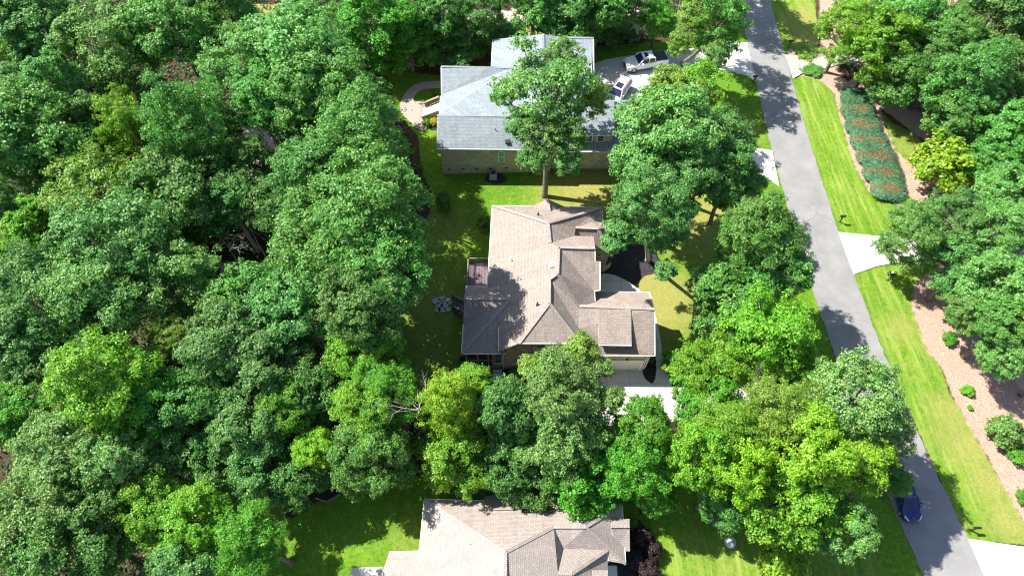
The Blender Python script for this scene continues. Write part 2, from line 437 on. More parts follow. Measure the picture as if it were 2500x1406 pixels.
quads = np.stack([i0, i0+1, i0+1+nx, i0+nx], 1).astype(np.int32)
def mesh_from(name, co, faces):
    me = bpy.data.meshes.new(name); k = faces.shape[1]
    me.vertices.add(len(co)); me.vertices.foreach_set('co', np.ascontiguousarray(co, np.float32).ravel())
    me.loops.add(faces.size); me.loops.foreach_set('vertex_index', np.ascontiguousarray(faces, np.int32).ravel())
    me.polygons.add(len(faces)); me.polygons.foreach_set('loop_start', np.arange(0, faces.size, k, dtype=np.int32))
    me.polygons.foreach_set('loop_total', np.full(len(faces), k, np.int32))
    me.update(calc_edges=True); return me
me = mesh_from('ground', co, quads)
dryw = np.zeros(X.shape)
for c0, r0, a0 in DRY: dryw = np.maximum(dryw, a0*np.exp(-((X-c0.x)**2+(Y-c0.y)**2)/(r0*r0)*.9))
ones = np.ones(X.size)
def setattr_col(me, name, r, g, b_):
    a = me.attributes.new(name, 'FLOAT_COLOR', 'POINT')
    a.data.foreach_set('color', np.stack([r.ravel(), g.ravel(), b_.ravel(), ones], 1).astype(np.float32).ravel())
setattr_col(me, 'cover_a', weight(LAWN, X, Y), dryw, weight(STRAW, X, Y, 1.4))
setattr_col(me, 'cover_b', weight(MULCH, X, Y, .5), weight(STRIPE, X, Y, 2.), weight(PATCH, X, Y, 1.5))
me.polygons.foreach_set('use_smooth', [True]*len(me.polygons))
tag(link('ground', me, GROUND), kind='structure', label='lawns, pine straw beds and leaf litter of the wooded plots')

# ------------------------------------------------------------------ road, drives, paths
RL = [(1770,-130),(1804,0),(1824,104),(1841,190),(1861,261),(1885,368),(1916,472),(1928,515),(1955,610),(1985,711),(2003,769),(2017,813),(2039,882),(2072,960),(2112,1055),(2155,1165),(2206,1289),(2229,1356),(2253,1406),(2330,1560)]
RR = [(1845,-130),(1878,0),(1894,50),(1914,130),(1931,187),(1951,247),(1975,321),(2000,428),(2018,489),(2046,567),(2082,670),(2107,738),(2142,820),(2174,898),(2186,921),(2206,973),(2233,1028),(2273,1123),(2301,1186),(2336,1261),(2364,1321),(2403,1406),(2500,1560)]
bm = bmesh.new()
def ragged(P, st=.45, amp=.07):
    Q = []
    for a, c in zip(P[:-1], P[1:]):
        n = max(1, int((c-a).length/st)); nn = Vector((-(c-a).y, (c-a).x)).normalized()
        Q += [a.lerp(c, k/n) + nn*random.gauss(0, amp) for k in range(n)]
    return Q + [P[-1]]
def fit_edge(P):
    P = G(P); ys_ = np.array([p.y for p in P]); xs_ = np.array([p.x for p in P])
    y0_ = ys_.mean(); k_ = np.polyfit((ys_-y0_)/50, xs_, 5)
    return [Vector((float(np.polyval(k_, (y-y0_)/50)), float(y))) for y in np.linspace(ys_.max(), ys_.min(), 60)]
L = ragged(fit_edge(RL), .45, .035); Rr = ragged(fit_edge(RR), .45, .035)
poly_sheet(bm, L + Rr[::-1], -.2, .02)
bmesh.ops.triangulate(bm, faces=[f for f in bm.faces if len(f.verts) > 4])
tag(obj('road', bm, ASPHALT), kind='structure', label='narrow worn grey asphalt road running between the lawns')
def slab(name, pts, z, m, label, sm=0):
    bm = bmesh.new(); P = G(pts)
    if sm: P = smooth_poly(P, sm)
    poly_sheet(bm, P, -.2, z)
    bmesh.ops.triangulate(bm, faces=[f for f in bm.faces if len(f.verts) > 4])
    return tag(obj(name, bm, m), kind='structure', label=label)
slab('driveway', [(1440,160),(1480,146),(1530,138),(1600,127),(1680,119),(1740,114),(1790,107),(1824,104),(1845,200),(1830,188),(1800,179),(1770,172),(1735,170),(1690,180),(1650,200),(1615,235),(1600,270),(1590,330),(1440,330)], .036, CONC2, 'concrete driveway with two white vehicles beside the grey roofed house')
slab('driveway', [(1885,368),(1840,361),(1798,348),(1744,331),(1690,318),(1640,325),(1620,345),(1680,352),(1740,375),(1800,398),(1858,426),(1902,455)], .036, CONC, 'narrow bright concrete drive joining the road beside the tall tree cluster')
slab('driveway', [(1380,897),(1567,899),(1569,912),(1577,927),(1592,938),(1640,944),(1700,948),(1830,946),(1950,946),(2058,925),(2112,1055),(2010,1030),(1850,1012),(1700,1018),(1640,1030),(1520,1040),(1400,1035)], .036, CONC, 'bright concrete driveway in front of the cream garage door')
slab('path', [(1462,668),(1480,668),(1500,672),(1530,685),(1552,700),(1583,728),(1602,775),(1613,830),(1618,880),(1628,910),(1641,944.5),(1592,938.5),(1600,925),(1603,900),(1600,868),(1590,800),(1572,770),(1550,745),(1500,722),(1462,718)], .040, CONC, 'curved concrete walk round the east side of the middle house')
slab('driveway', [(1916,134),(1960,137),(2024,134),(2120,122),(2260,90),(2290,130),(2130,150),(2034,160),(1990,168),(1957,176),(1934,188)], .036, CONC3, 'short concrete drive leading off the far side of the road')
slab('kerb', [(1934,187),(1957,175),(1990,167),(2034,159),(2034,163),(1990,172),(1957,181),(1938,192)], .12, WHITE, 'white concrete edge of the short far drive')
slab('driveway', [(2046,567),(2135,576),(2220,584),(2330,596),(2560,610),(2560,630),(2330,628),(2245,636),(2190,641),(2140,650),(2084,670)], .036, CONC, 'bright white concrete drive under the spreading branch across the road')
slab('driveway', [(2362,1314),(2430,1324),(2500,1334),(2620,1345),(2620,1560),(2490,1560),(2403,1406)], .036, CONC, 'bright white concrete drive at the lower right beside the road')
slab('patio', [(857,1385),(925,1383),(1010,1384),(1000,1480),(850,1480)], .05, CONC, 'small bright concrete patio beside the south house')
bm = bmesh.new()
out = smooth_poly(G([(1090,199),(1040,199),(1012,206),(992,222),(980,245),(974,262),(985,282),(1003,300),(1020,318),(1045,318),(1036,295),(1034,283),(1080,283),(1080,270),(1034,256),(1032,249),(1010,249),(1010,238),(1022,222),(1048,216),(1090,217)]), 1)
poly_sheet(bm, out, -.2, .036)
bmesh.ops.triangulate(bm, faces=[f for f in bm.faces if len(f.verts) > 4])
tag(obj('path', bm, CONCP), kind='structure', label='looped concrete path at the west end of the grey roofed house')

# ------------------------------------------------------------------ houses
def uvface(bm):
    uvl = bm.loops.layers.uv.new('UVMap')
    for f in bm.faces:
        n = f.normal
        if n.z < 0: n = -n
        u = Vector((0, 0, 1)).cross(n)
        u = Vector((1, 0, 0)) if u.length < 1e-3 else u.normalized()
        v = n.cross(u).normalized()
        for lp in f.loops: lp[uvl].uv = (lp.vert.co.dot(u), lp.vert.co.dot(v))
def roof(name, V, F, mat, parent, th=.14, fascia=None, label=None):
    """roof surface from surveyed corners V and faces F; th = thickness of its edge boards"""
    bm = bmesh.new()
    P = {k: (at(*v) if not isinstance(v, Vector) else v) for k, v in V.items()}
    vs = {k: bm.verts.new(p) for k, p in P.items()}
    for f in F:
        fc = bm.faces.new([vs[k] for k in f])
    bm.normal_update()
    for f in bm.faces:
        if f.normal.z < 0: f.normal_flip()
    faces = list(bm.faces)
    # course direction is taken per whole slope, before triangulating
    uvl = bm.loops.layers.uv.new('UVMap')
    for f in faces:
        n = f.normal
        h = Vector((n.x, n.y, 0))
        # straighten to the nearest of the house axes when close to one
        if h.length > 1e-4:
            a = math.atan2(h.y, h.x); q = round(a/(math.pi/4))*(math.pi/4)
            if abs(a-q) < .3: a = q
            h = Vector((math.cos(a), math.sin(a), 0))*h.length
            n = Vector((h.x, h.y, n.z)).normalized()
        u = Vector((0, 0, 1)).cross(n); u = Vector((1, 0, 0)) if u.length < 1e-3 else u.normalized()
        v = n.cross(u).normalized()
        for lp in f.loops: lp[uvl].uv = (lp.vert.co.dot(u), lp.vert.co.dot(v))
    be = [e for e in bm.edges if len(e.link_faces) == 1]
    bl = [(e.verts[0].co.copy(), e.verts[1].co.copy()) for e in be]
    bmesh.ops.triangulate(bm, faces=faces)
    o = world_child(name, bm, mat, parent)
    if label: o['label'] = label
    if fascia:
        bm = bmesh.new()
        for a, c in bl:
            if (a-c).length < .05: continue
            v = [bm.verts.new(a + Vector((0,0,-.004))), bm.verts.new(c + Vector((0,0,-.004))), bm.verts.new(c - Vector((0,0,th))), bm.verts.new(a - Vector((0,0,th)))]
            bm.faces.new(v)
        r = world_child('fascia', bm, fascia, parent)
    return o, P
def strip(bm, pts, close=False):
    """wall running through pts (x, y, ztop), down to the ground"""
    n = len(pts); t = [bm.verts.new(p) for p in pts]; g = [bm.verts.new((p[0], p[1], -.15)) for p in pts]
    for i in range(n if close else n-1):
        j = (i+1) % n
        bm.faces.new((g[i], g[j], t[j], t[i]))
def ridgecap(parent, mat, segs, wd=.30):
    bm = bmesh.new()
    for a, c in segs:
        bar(bm, a + Vector((0, 0, .02)), c + Vector((0, 0, .02)), wd, .07)
    bm.normal_update(); uvface(bm)
    return world_child('ridge_cap', bm, mat, parent)
def gutter(parent, segs, mat=None, r=.07):
    for a, c in segs:
        bm = bmesh.new(); bar(bm, a + Vector((0,0,-.04)), c + Vector((0,0,-.04)), .10, .09)
        world_child('gutter', bm, mat or TRIM, parent)
def window(parent, x0, x1, z0, z1, y, mull=1, vert=0, glass=None, frame=None, facing='s', fw=.07):
    """window lying in a wall facing south (constant y) or east (constant x); frame > pane"""
    f = bmesh.new(); g = bmesh.new()
    def bx(bm, a0, a1, c0, c1, d0, d1):
        if facing == 's': box(bm, a0, a1, y-d1, y-d0, c0, c1)
        elif facing == 'e': box(bm, y+d0, y+d1, a0, a1, c0, c1)
    bx(f, x0-fw, x0+.02, z0-fw, z1+fw, -.02, .06); bx(f, x1-.02, x1+fw, z0-fw, z1+fw, -.02, .06)
    bx(f, x0+.02, x1-.02, z0-fw, z0+.02, -.02, .09); bx(f, x0+.02, x1-.02, z1-.02, z1+fw, -.02, .06)
    for k in range(mull):
        zc = z0 + (z1-z0)*(k+1)/(mull+1); bx(f, x0+.02, x1-.02, zc-.025, zc+.025, 0, .045)
    for k in range(vert):
        xc = x0 + (x1-x0)*(k+1)/(vert+1); bx(f, xc-.03, xc+.03, z0+.02, z1-.02, 0, .05)
    bx(g, x0, x1, z0, z1, -.02, .022)
    o = world_child('window', f, frame or TRIM, parent)
    gm = bpy.data.meshes.new('pane'); g.transform(parent.matrix_basis.inverted()); g.to_mesh(gm); g.free()
    link('pane', gm, glass or GLASS, o)
    return o

# ---- middle house
H1 = tag(empty('house', (4, 34, 0)), 'tan brick house with a complex taupe shingle roof in the middle of the clearing', 'house')
V = dict(A=(1201.6,502.6,4.6), N1=(1300,503.2,4.6), N2=(1378,504.5,4.6), B=(1470,507.5,4.6), Na=(1337,486,6.0), Nr=(1341,516,5.9),
 R1n=(1338,545,8.45), R1s=(1343,593,8.45), Gw=(1364,604,9.1), R2s=(1361,668,9.1), R3n=(1341,682,8.4), R3s=(1341,740,8.4),
 SWc=(1267,838,6.6), SW2=(1229,853,5.4), SW3=(1217,856,5.15), SW4=(1218,797,5.25), P=(1246,730,6.05), Wm=(1190,700,4.6),
 T1=(1471,541,4.6), Tv=(1448.5,541.5,5.35), Tw=(1405,555,6.45), GNw=(1403,576,6.75), GN=(1449,577,6.75),
 GE=(1453,606,9.1), GE2=(1453,637,8.25), GE3=(1465,638,8.25), GS=(1465,708,6.8), GS2=(1452,710,6.75), Ve=(1451,711,6.7),
 E2=(1453,735,6.3), Hh=(1413,747,6.8), W1=(1413,801,6.15), E1=(1416,838,6.45))
F = [('A','N1','Nr','N2','B','R1n'), ('N1','Na','Nr'), ('N2','Nr','Na'),
 ('A','R1n','R1s','Gw','R2s','R3n','R3s','SWc','SW2','SW3','SW4','P','Wm'),
 ('R1n','B','T1','Tv','Tw','GNw','R1s'), ('R1s','GNw','GN','GE','Gw'),
 ('Gw','GE','GE2','GE3','GS','GS2','Ve'), ('Gw','Ve','E2','Hh','R2s'),
 ('R3n','W1','E1','R3s'), ('R3s','E1','SWc')]
ro, P = roof('roof', V, F, SH_TAUPE, H1, fascia=TRIM)
V = dict(R2s=(1361,668,9.1), R3n=(1341,682,8.4), W1=(1413,801,6.15), Sa=(1416,867,4.4), Sb=(1599,868,4.4), Re=(1598,754.5,6.6), Hh=(1413,747,6.8), Ne=(1585,714,5.05), Nw=(1440,711,5.1), Nx=(1440,738,6.3))
ro, Pg = roof('garage_roof', V, [('R2s','R3n','W1','Sa','Sb','Re','Hh'), ('Hh','Re','Ne','Nw','Nx')], SH_TAUPE, H1, fascia=TRIM)
V = dict(a=(1137,699,4.6), b=(1190,700,4.6), P=(1246,730,6.05), c=(1133,728.6,6.0), d=(1131,791,4.6), e=(1127,863,4.5), f=(1236,863,4.5))
ro, Pp = roof('porch_roof', V, [('a','b','P','c'), ('c','P','d'), ('d','P','e'), ('e','P','f')], SH_TAUPE, H1, fascia=TRIM)
V = dict(w=(1404,555.5,6.4), tv=(1448.5,541.5,5.4), n=(1471,541,4.6), ne=(1491,553,4.6), e=(1499,590,4.6), se=(1487,617,4.6), s=(1469,606,4.6), sw=(1440,606,4.6), sx=(1395,592,6.4), a=(1460,558,6.35))
ro, Pt = roof('turret_roof', V, [('w','tv','n','a'), ('n','ne','a'), ('ne','e','a'), ('e','se','a'), ('se','s','a'), ('w','a','s','sw','sx')], SH_TAUPE, H1, fascia=TRIM)
V = dict(a=(1460,754.5,6.72), b=(1541,755,6.70), c=(1542,843,5.6), d=(1462,842,5.6))
ro, Pd = roof('dormer_roof', V, [('a','b','c','d')], SH_TAUPE, H1, th=.14, fascia=TRIM)
V = dict(a=(1452,607,3.9), b=(1471,607,3.9), c=(1484,620,3.5), d=(1462,626,3.4), e=(1452,619,3.5))
ro, _q = roof('bay_roof', V, [('a','b','c','d','e')], SH_TAUPE, H1, th=.12, fascia=TRIM)
ridgecap(H1, SH_TAUPE2, [(P['R1n'],P['R1s']),(P['Gw'],P['R2s']),(P['R3n'],P['R3s']),(P['Gw'],P['GE']),(P['A'],P['R1n']),(P['B'],P['R1n']),(P['R3s'],P['SWc']),(P['R3s'],P['E1']),(P['R2s'],P['Hh']),
  (Pg['Hh'],Pg['Re']),(Pp['c'],Pp['P']),(Pp['e'],Pp['P']),(P['Na'],P['Nr']),(Pt['w'],Pt['a']),(Pt['a'],Pt['s']),(Pt['a'],Pt['se']),(Pt['a'],Pt['n']),(Pt['a'],Pt['ne']),(P['R2s'],P['R3n'])])
gutter(H1, [(P['A'],P['Wm']),(P['A'],P['N1']),(P['N2'],P['B']),(P['B'],P['T1']),(P['SW3'],P['SW4']),(P['SWc'],P['E1']),(Pg['Sa'],Pg['Sb']),(Pg['Sb'],Pg['Re']),(Pg['Re'],Pg['Ne']),(Pg['Ne'],Pg['Nw']),(Pp['a'],Pp['b']),(Pp['e'],Pp['f']),(Pp['e'],Pp['d']),(Pd['c'],Pd['d']),(P['GE'],P['GE2']),(P['GE3'],P['GS']),(P['GS'],P['GS2']),(P['Ve'],P['E2'])])
bm = bmesh.new()
strip(bm, [(-2.0,34.9,4.35),(-1.9,44.8,4.35),(9.4,44.7,4.35),(9.4,42.6,4.35)])
strip(bm, [(9.4,42.6,4.35),(10.0,42.8,4.35),(11.0,41.5,4.35),(11.0,40.3,4.35),(10.2,39.6,4.35),(8.6,39.7,4.35)])
strip(bm, [(8.2,40.2,6.5),(8.2,39.9,6.6),(8.0,37.1,8.7),(8.25,33.8,6.5),(7.6,33.6,6.4),(7.9,33.5,5.9),(7.9,31.2,5.9)])
strip(bm, [(-2.0,34.9,4.35),(-2.0,28.0,4.3)])
strip(bm, [(-2.0,27.95,4.3),(-.78,27.95,5.0),(.6,27.95,6.35),(6.0,27.95,6.3),(6.0,33,6.0)])
w1 = world_child('wall', bm, BRICK_TAN, H1)
bm = bmesh.new()
strip(bm, [(6.0,27.78,4.2),(13.45,27.78,4.2),(13.5,31.5,6.35),(13.55,34.0,4.85),(8.1,34.1,4.85)])
w2 = world_child('garage_wall', bm, BRICK_TAN, H1)
# porch: dark screens between posts
bm = bmesh.new()
box(bm, -4.45, -2.05, 27.86, 27.92, .9, 4.1); box(bm, -4.5, -4.44, 27.9, 34.6, .9, 4.1); box(bm, -4.45, -2.05, 34.5, 34.56, .9, 4.1)
world_child('porch_screen', bm, SCREEN, H1)
bm = bmesh.new()
for x in (-4.5, -3.4, -2.35, -1.7):
    box(bm, x-.07, x+.07, 27.76, 27.86, .6, 4.3)
for y in (28.9, 30.5, 32.1, 33.7): box(bm, -4.62, -4.5, y-.06, y+.06, .6, 4.3)
for z in (.85, 2.5, 4.15): box(bm, -4.57, -1.63, 27.74, 27.84, z-.06, z+.06); box(bm, -4.64, -4.52, 27.9, 34.6, z-.06, z+.06)
world_child('porch_frame', bm, WOOD, H1)
bm = bmesh.new(); box(bm, -4.6, -1.2, 27.8, 34.7, .2, .62)
world_child('porch_floor', bm, WOOD, H1)
bm = bmesh.new()
for k in range(4): box(bm, -1.95, -1.0, 27.45-.32*k-.32, 27.45-.32*k, 0, .95-.25*k)
world_child('step', bm, GREYMET, H1)
window(H1, -1.72, -1.05, 1.6, 3.9, 27.93, 1, 0, frame=TRIM)
window(H1, .55, 1.5, 1.6, 3.1, 27.95, 2, 0); window(H1, 1.75, 2.7, 1.6, 3.1, 27.95, 2, 0)
window(H1, 2.35, 3.15, 5.0, 5.75, 27.95, 1, 0); window(H1, 3.9, 4.6, 2.4, 3.6, 27.95, 1, 0)
for x, y, z in ((2.1,27.86,6.3), (-.85,27.8,5.0), (13.3,27.7,4.3), (13.6,27.9,4.3)):
    bm = bmesh.new(); bar(bm, (x,y,z), (x,y,0), .09); world_child('downspout', bm, TRIM, H1)
# dormer front and cheeks
c, d = Pd['c'], Pd['d']
bm = bmesh.new()
yF = c.y + .22
box(bm, d.x+.25, c.x-.25, yF, yF+.1, 4.5, 5.5)
for x in (d.x+.25, c.x-.28):
    v = [bm.verts.new(q) for q in ((x, yF, 4.5), (x, yF, 5.52), (x, 31.4, 6.55), (x, 31.4, 6.0))]; bm.faces.new(v)
world_child('dormer_wall', bm, TRIM, H1)
window(H1, d.x+1.05, d.x+1.75, 4.98, 5.4, yF, 0, 0, fw=.05); window(H1, d.x+1.95, d.x+2.65, 4.98, 5.4, yF, 0, 0, fw=.05)
# garage door
bm = bmesh.new(); box(bm, 8.7, 12.9, 27.72, 27.79, 0, 2.35); 
for zz in (.58,1.16,1.74): box(bm, 8.75, 12.85, 27.70, 27.73, zz-.02, zz+.02)
gd = world_child('garage_door', bm, GARD, H1)
bm = bmesh.new(); box(bm, 8.45, 8.7, 27.66, 27.8, 0, 2.4); box(bm, 12.9, 13.15, 27.66, 27.8, 0, 2.4); box(bm, 8.45, 13.15, 27.66, 27.8, 2.4, 2.7)
world_child('door_frame', bm, TRIM, H1)
bm = bmesh.new()
lathe(bm, [(.02,0),(.19,.25),(.19,.32),(.02,.6)], 4, (11.35, 27.5, 3.05))
world_child('wall_lantern', bm, BLACK, H1)
# bay windows
bm = bmesh.new()
for a, c2 in (((10.27,39.55),(10.95,40.2)),):
    for k in range(3):
        f0, f1 = .10+.3*k, .32+.3*k
        pa = Vector((a[0]+(c2[0]-a[0])*f0, a[1]+(c2[1]-a[1])*f0, 0)); pb = Vector((a[0]+(c2[0]-a[0])*f1, a[1]+(c2[1]-a[1])*f1, 0))
        off = Vector((.03, -.03, 0))
        v = [bm.verts.new(q) for q in (pa+off+Vector((0,0,1.2)), pb+off+Vector((0,0,1.2)), pb+off+Vector((0,0,3.0)), pa+off+Vector((0,0,3.0)))]; bm.faces.new(v)
world_child('bay_window', bm, GLASS, H1)
# roof fittings
def vent(parent, px, py, z, kind='pipe'):
    p = at(px, py, z); bm = bmesh.new()
    if kind == 'pipe': lathe(bm, [(.16,-.15),(.14,.02),(.05,.06),(.05,.4),(.06,.42)], 10, p)
    elif kind == 'dome': lathe(bm, [(.34,-.2),(.34,.02),(.30,.12),(.18,.2),(.02,.23)], 20, p)
    else:
        box(bm, p.x-.22, p.x+.22, p.y-.2, p.y+.2, z-.2, z+.22); box(bm, p.x-.28, p.x+.28, p.y-.26, p.y+.26, z+.23, z+.28)
    return bm
world_child('roof_vent', vent(H1, 1348.5, 646, 8.75, 'dome'), WHITE, H1)
for q in ((1314,524,6.9), (1312,743,7.8), (1250,640,5.9)): world_child('vent_pipe', vent(H1, *q), DARK, H1)

# ---- deck and its stair
D = tag(empty('deck', (-4, 37, 0)), 'dark purple brown wooden deck with black railing behind the middle house', 'deck')
zf = 1.7
a = at(1143, 641, zf); x0 = a.x; x1 = -2.08; y1 = a.y; y0 = 34.72
bm = bmesh.new(); box(bm, x0, x1, y0, y1, zf-.2, zf); world_child('floor', bm, DECKM, D)
for x in (x0+.1, (x0+x1)/2, x1-.1):
    for y in (y0+.1, (y0+y1)/2, y1-.1):
        bm = bmesh.new(); box(bm, x-.08, x+.08, y-.08, y+.08, -.1, zf-.2); world_child('leg', bm, BLACK, D)
def railing(parent, a, c, h=.95, step=.16):
    a = Vector(a); c = Vector(c); bm = bmesh.new(); t = bmesh.new()
    n = max(1, int((c-a).length/step))
    for k in range(n+1):
        p = a.lerp(c, k/n); bar(bm, p + Vector((0,0,.08)), p + Vector((0,0,h-.03)), .035)
    m = max(1, round((c-a).length/2.0))
    for k in range(m+1):
        p = a.lerp(c, k/m); bar(bm, p, p + Vector((0,0,h+.1)), .12)
    bar(t, a + Vector((0,0,h)), c + Vector((0,0,h)), .12, .05); bar(bm, a + Vector((0,0,.08)), c + Vector((0,0,.08)), .05)
    r = world_child('railing', bm, BLACK, parent); tm = bpy.data.meshes.new('handrail'); t.transform(parent.matrix_basis.inverted()); t.to_mesh(tm); t.free()
    link('handrail', tm, RC, r)
RC = plain('rail_cap', (.20,.19,.18))
railing(D, (x0+.05,y1-.05,zf), (x1,y1-.05,zf)); railing(D, (x0+.05,y0-.4,zf), (x0+.05,y1-.05,zf))
sa, sb = Vector((x0-.02, y0-.2, zf)), at(1103, 724, 0); se = at(1103, 748, 0)
tp0, tp1 = Vector((x0+.05, 34.4, zf)), Vector((x0+.05, 33.1, zf))
bt0, bt1 = at(1106, 729, 0.1), at(1106, 756, .1)
bm = bmesh.new()
for k in range(8):
    f = (k+.5)/8; p = tp0.lerp(bt0, f); q = tp1.lerp(bt1, f)
    bar(bm, p, q, .3, .05)
world_child('stair', bm, DECKM, D)
for a, c in ((tp0, bt0), (tp1, bt1)): railing(D, a, c, .9, .2)
bm = bmesh.new(); bar(bm, tp0, tp1, .3, .05); box(bm, x0-.1, x0+1.2, 33.0, 34.72, zf-.2, zf-.02); world_child('landing', bm, DECKM, D)

# ---- grey house
H2 = tag(empty('house', (2, 62, 0)), 'buff brick house with a blue grey shingle roof at the top of the clearing', 'house')
V = dict(SW=(1066,363.5,4.6), SE=(1345,366,4.6), r1=(1071,282.5,6.4), r1b=(1067,283,6.3), r2=(1330,285,6.6), v=(1078,231.5,4.6), n1=(1077,163.5,5.8), n2=(1199,163.5,5.8), n3=(1247,167,5.6),
  b0=(1203,97,4.6), b1=(1199.5,162,4.6), t=(1326,84,7.0), tm=(1379,92.5,6.0), te=(1449,94,6.0), be=(1450,232,4.2), w0=(1074,236,4.6))
F = [('SW','SE','r2','r1','r1b'), ('r1','r2','t','b0','b1','n3','v','w0'), ('n1','n2','n3','v'), ('t','tm','te','be','r2')]
ro, P = roof('roof', V, F, SH_GREY, H2, fascia=TRIM)
V = dict(a=(1335,249,7.5), b=(1660,247,7.5), c=(1665,372,4.2), d=(1335,370,4.2))
ro, Pg = roof('garage_roof', V, [('a','b','c','d')], SH_GREY, H2, fascia=TRIM)
V = dict(a=(1380,250,7.55), b=(1500,250,7.55), c=(1500,331,6.1), d=(1380,331,6.1))
ro, Pd = roof('dormer_roof', V, [('a','b','c','d')], SH_GREY, H2, th=.14, fascia=TRIM)
ridgecap(H2, SH_GREY, [(P['r1b'],P['r2']),(P['n1'],P['n3']),(P['t'],P['r2']),(P['tm'],P['te']),(Pg['a'],Pg['b'])], .28)
gutter(H2, [(P['SW'],P['SE']),(P['b0'],P['b1']),(P['n1'],P['v']),(Pg['c'],Pg['d']),(P['te'],P['be'])], WHITE)
bm = bmesh.new()
strip(bm, [(4.6,53.95,4.4),(-8.35,53.55,4.4),(-8.3,56.9,6.1),(-8.3,61.9,4.4),(-8.5,65.3,5.5),(-2.3,65.0,4.4),(-2.2,71.3,4.4),(3.9,69.6,6.6),(10.0,69.8,5.7),(9.8,58,4.4)])
strip(bm, [(4.6,54.4,4.0),(15.6,54.4,4.0),(15.6,57.75,7.3),(9.5,57.75,7.3)])
world_child('wall', bm, BRICK_GREY, H2)
c, d = Pd['c'], Pd['d']; yF = c.y + .25
bm = bmesh.new(); box(bm, d.x+.2, c.x-.1, yF, yF+.1, 4.2, 6.0)
v = [bm.verts.new(q) for q in ((c.x-.12, yF, 4.6), (c.x-.12, yF, 6.0), (c.x-.12, 57.7, 7.4), (c.x-.12, 57.7, 7.2))]; bm.faces.new(v)
world_child('dormer_wall', bm, BRICK_GREY, H2)
window(H2, c.x-1.85, c.x-1.1, 4.95, 5.75, yF, 1, 0, frame=WHITE); window(H2, c.x-3.2, c.x-2.45, 4.95, 5.75, yF, 1, 0, frame=WHITE)
window(H2, -1.60, -.95, 2.05, 3.85, 53.72, 1, 0, glass=GGLASS, frame=WHITE, fw=.06)
window(H2, -3.35, -2.75, 3.98, 4.12, 53.66, 0, 0, frame=WHITE, fw=.05)
for x, y in ((-7.6,53.56),(-5.9,53.6),(-4.25,53.64),(-2.6,53.69),(-.7,53.75),(5.6,54.38)):
    bm = bmesh.new(); box(bm, x-.19, x+.19, y-.02, y+.05, .75, .9); world_child('crawlspace_vent', bm, BLACK, H2)
bm = bmesh.new(); bar(bm, (11.2,54.33,.1),(11.2,54.33,1.6),.07); bar(bm, (10.5,54.33,.9),(10.5,54.33,1.4),.25,.1); bar(bm, (11.2,54.3,1.5),(11.4,54.3,1.5),.22,.3)
world_child('utility_box', bm, GREYMET, H2)
world_child('vent_pipe', vent(H2, 1209, 320, 5.6), DARK, H2)
world_child('roof_vent', vent(H2, 1239, 349, 4.95, 'box'), DARK, H2)
# ramp at the west end
RP = tag(empty('ramp', (-9.5, 60.5, 0)), 'sloping wooden walkway with a side rail at the west door of the grey house', 'ramp')
bm = bmesh.new()
q = [at(1033,262,.1), at(1073,246,1.0), at(1073,276,1.0), at(1031,291,.1)]
for k in range(12):
    f0, f1 = k/12+.006, (k+1)/12-.006
    v = [bm.verts.new(x) for x in (q[0].lerp(q[1],f0), q[0].lerp(q[1],f1), q[3].lerp(q[2],f1), q[3].lerp(q[2],f0))]; bm.faces.new(v)
world_child('deck_boards', bm, plain('pinkish_boards', (.62,.47,.41), .8, var=.25), RP)
bm = bmesh.new(); bar(bm, q[3]+Vector((0,0,.1)), q[2]+Vector((0,0,.1)), .12, .7); world_child('side_board', bm, WOOD, RP); bm = bmesh.new(); bar(bm, q[0]+Vector((0,0,.7)), q[1]+Vector((0,0,.7)), .3, .06)
for k in range(9): p = q[0].lerp(q[1], k/8); bar(bm, p, p+Vector((0,0,.7)), .06)
world_child('railing', bm, plain('brown_rail', (.28,.20,.15), .8), RP)

# ---- south house
H3 = tag(empty('house', (0, 9, 0)), 'house with a light taupe hipped roof at the bottom edge of the photo', 'house')
V = dict(NW=(1036,1218,3.3), NE=(1519,1232.5,3.3), r2e=(1430,1286,5.3), r2w=(1352,1286,5.3), Hp=(1234,1348,7.4), Hs=(1234,1700,7.4), ws=(1024,1345,3.3), wt=(950,1347,2.7), wb=(850,1640,2.7),
  k=(1374,1338,4.5), ks=(1255,1700,6.6), g=(1483,1342,3.7), q=(1397,1400,5.7), q2=(1362,1399,5.9), qs=(1397,1700,5.7), gs=(1484,1700,3.5), SEc=(1527,1376,3.2), gf=(1484,1368,3.4))
F = [('NW','NE','r2e','r2w','Hp'), ('NW','Hp','Hs','wb','wt','ws'), ('Hp','r2w','k','q2','ks','Hs'), ('r2w','r2e','g','k'), ('r2e','NE','SEc'), ('r2e','SEc','gf','g'),
     ('k','g','q','q2'), ('q','g','gf','gs','qs'), ('q2','q','qs','ks')]
ro, P = roof('roof', V, F, SH_TAUPE2, H3, fascia=TRIM)
V = dict(a=(1182,1212,3.0), b=(1198,1208,2.95), c=(1218,1206.5,2.93), d=(1238,1208.5,2.95), e=(1254,1213,3.0), f=(1254,1244,4.2), g=(1182,1243,4.2))
ro, Pb = roof('bay_roof', V, [('a','b','c','d','e','f','g')], SH_TAUPE2, H3, fascia=TRIM)
V = dict(a=(1494,1265,3.9), b=(1537,1266,3.6), c=(1538,1345,3.1), d=(1508,1344,3.1), e=(1490,1284,4.4), f=(1537,1284,4.2))
ro, Pc = roof('side_bay_roof', V, [('a','b','f','e'), ('e','f','c','d')], SH_TAUPE2, H3, fascia=TRIM)
V = dict(a=(1446,1391,4.9), b=(1484,1391,4.7), c=(1485,1700,4.4), d=(1446,1700,4.6))
roof('lower_dormer_roof', V, [('a','b','c','d')], SH_TAUPE2, H3, fascia=TRIM)
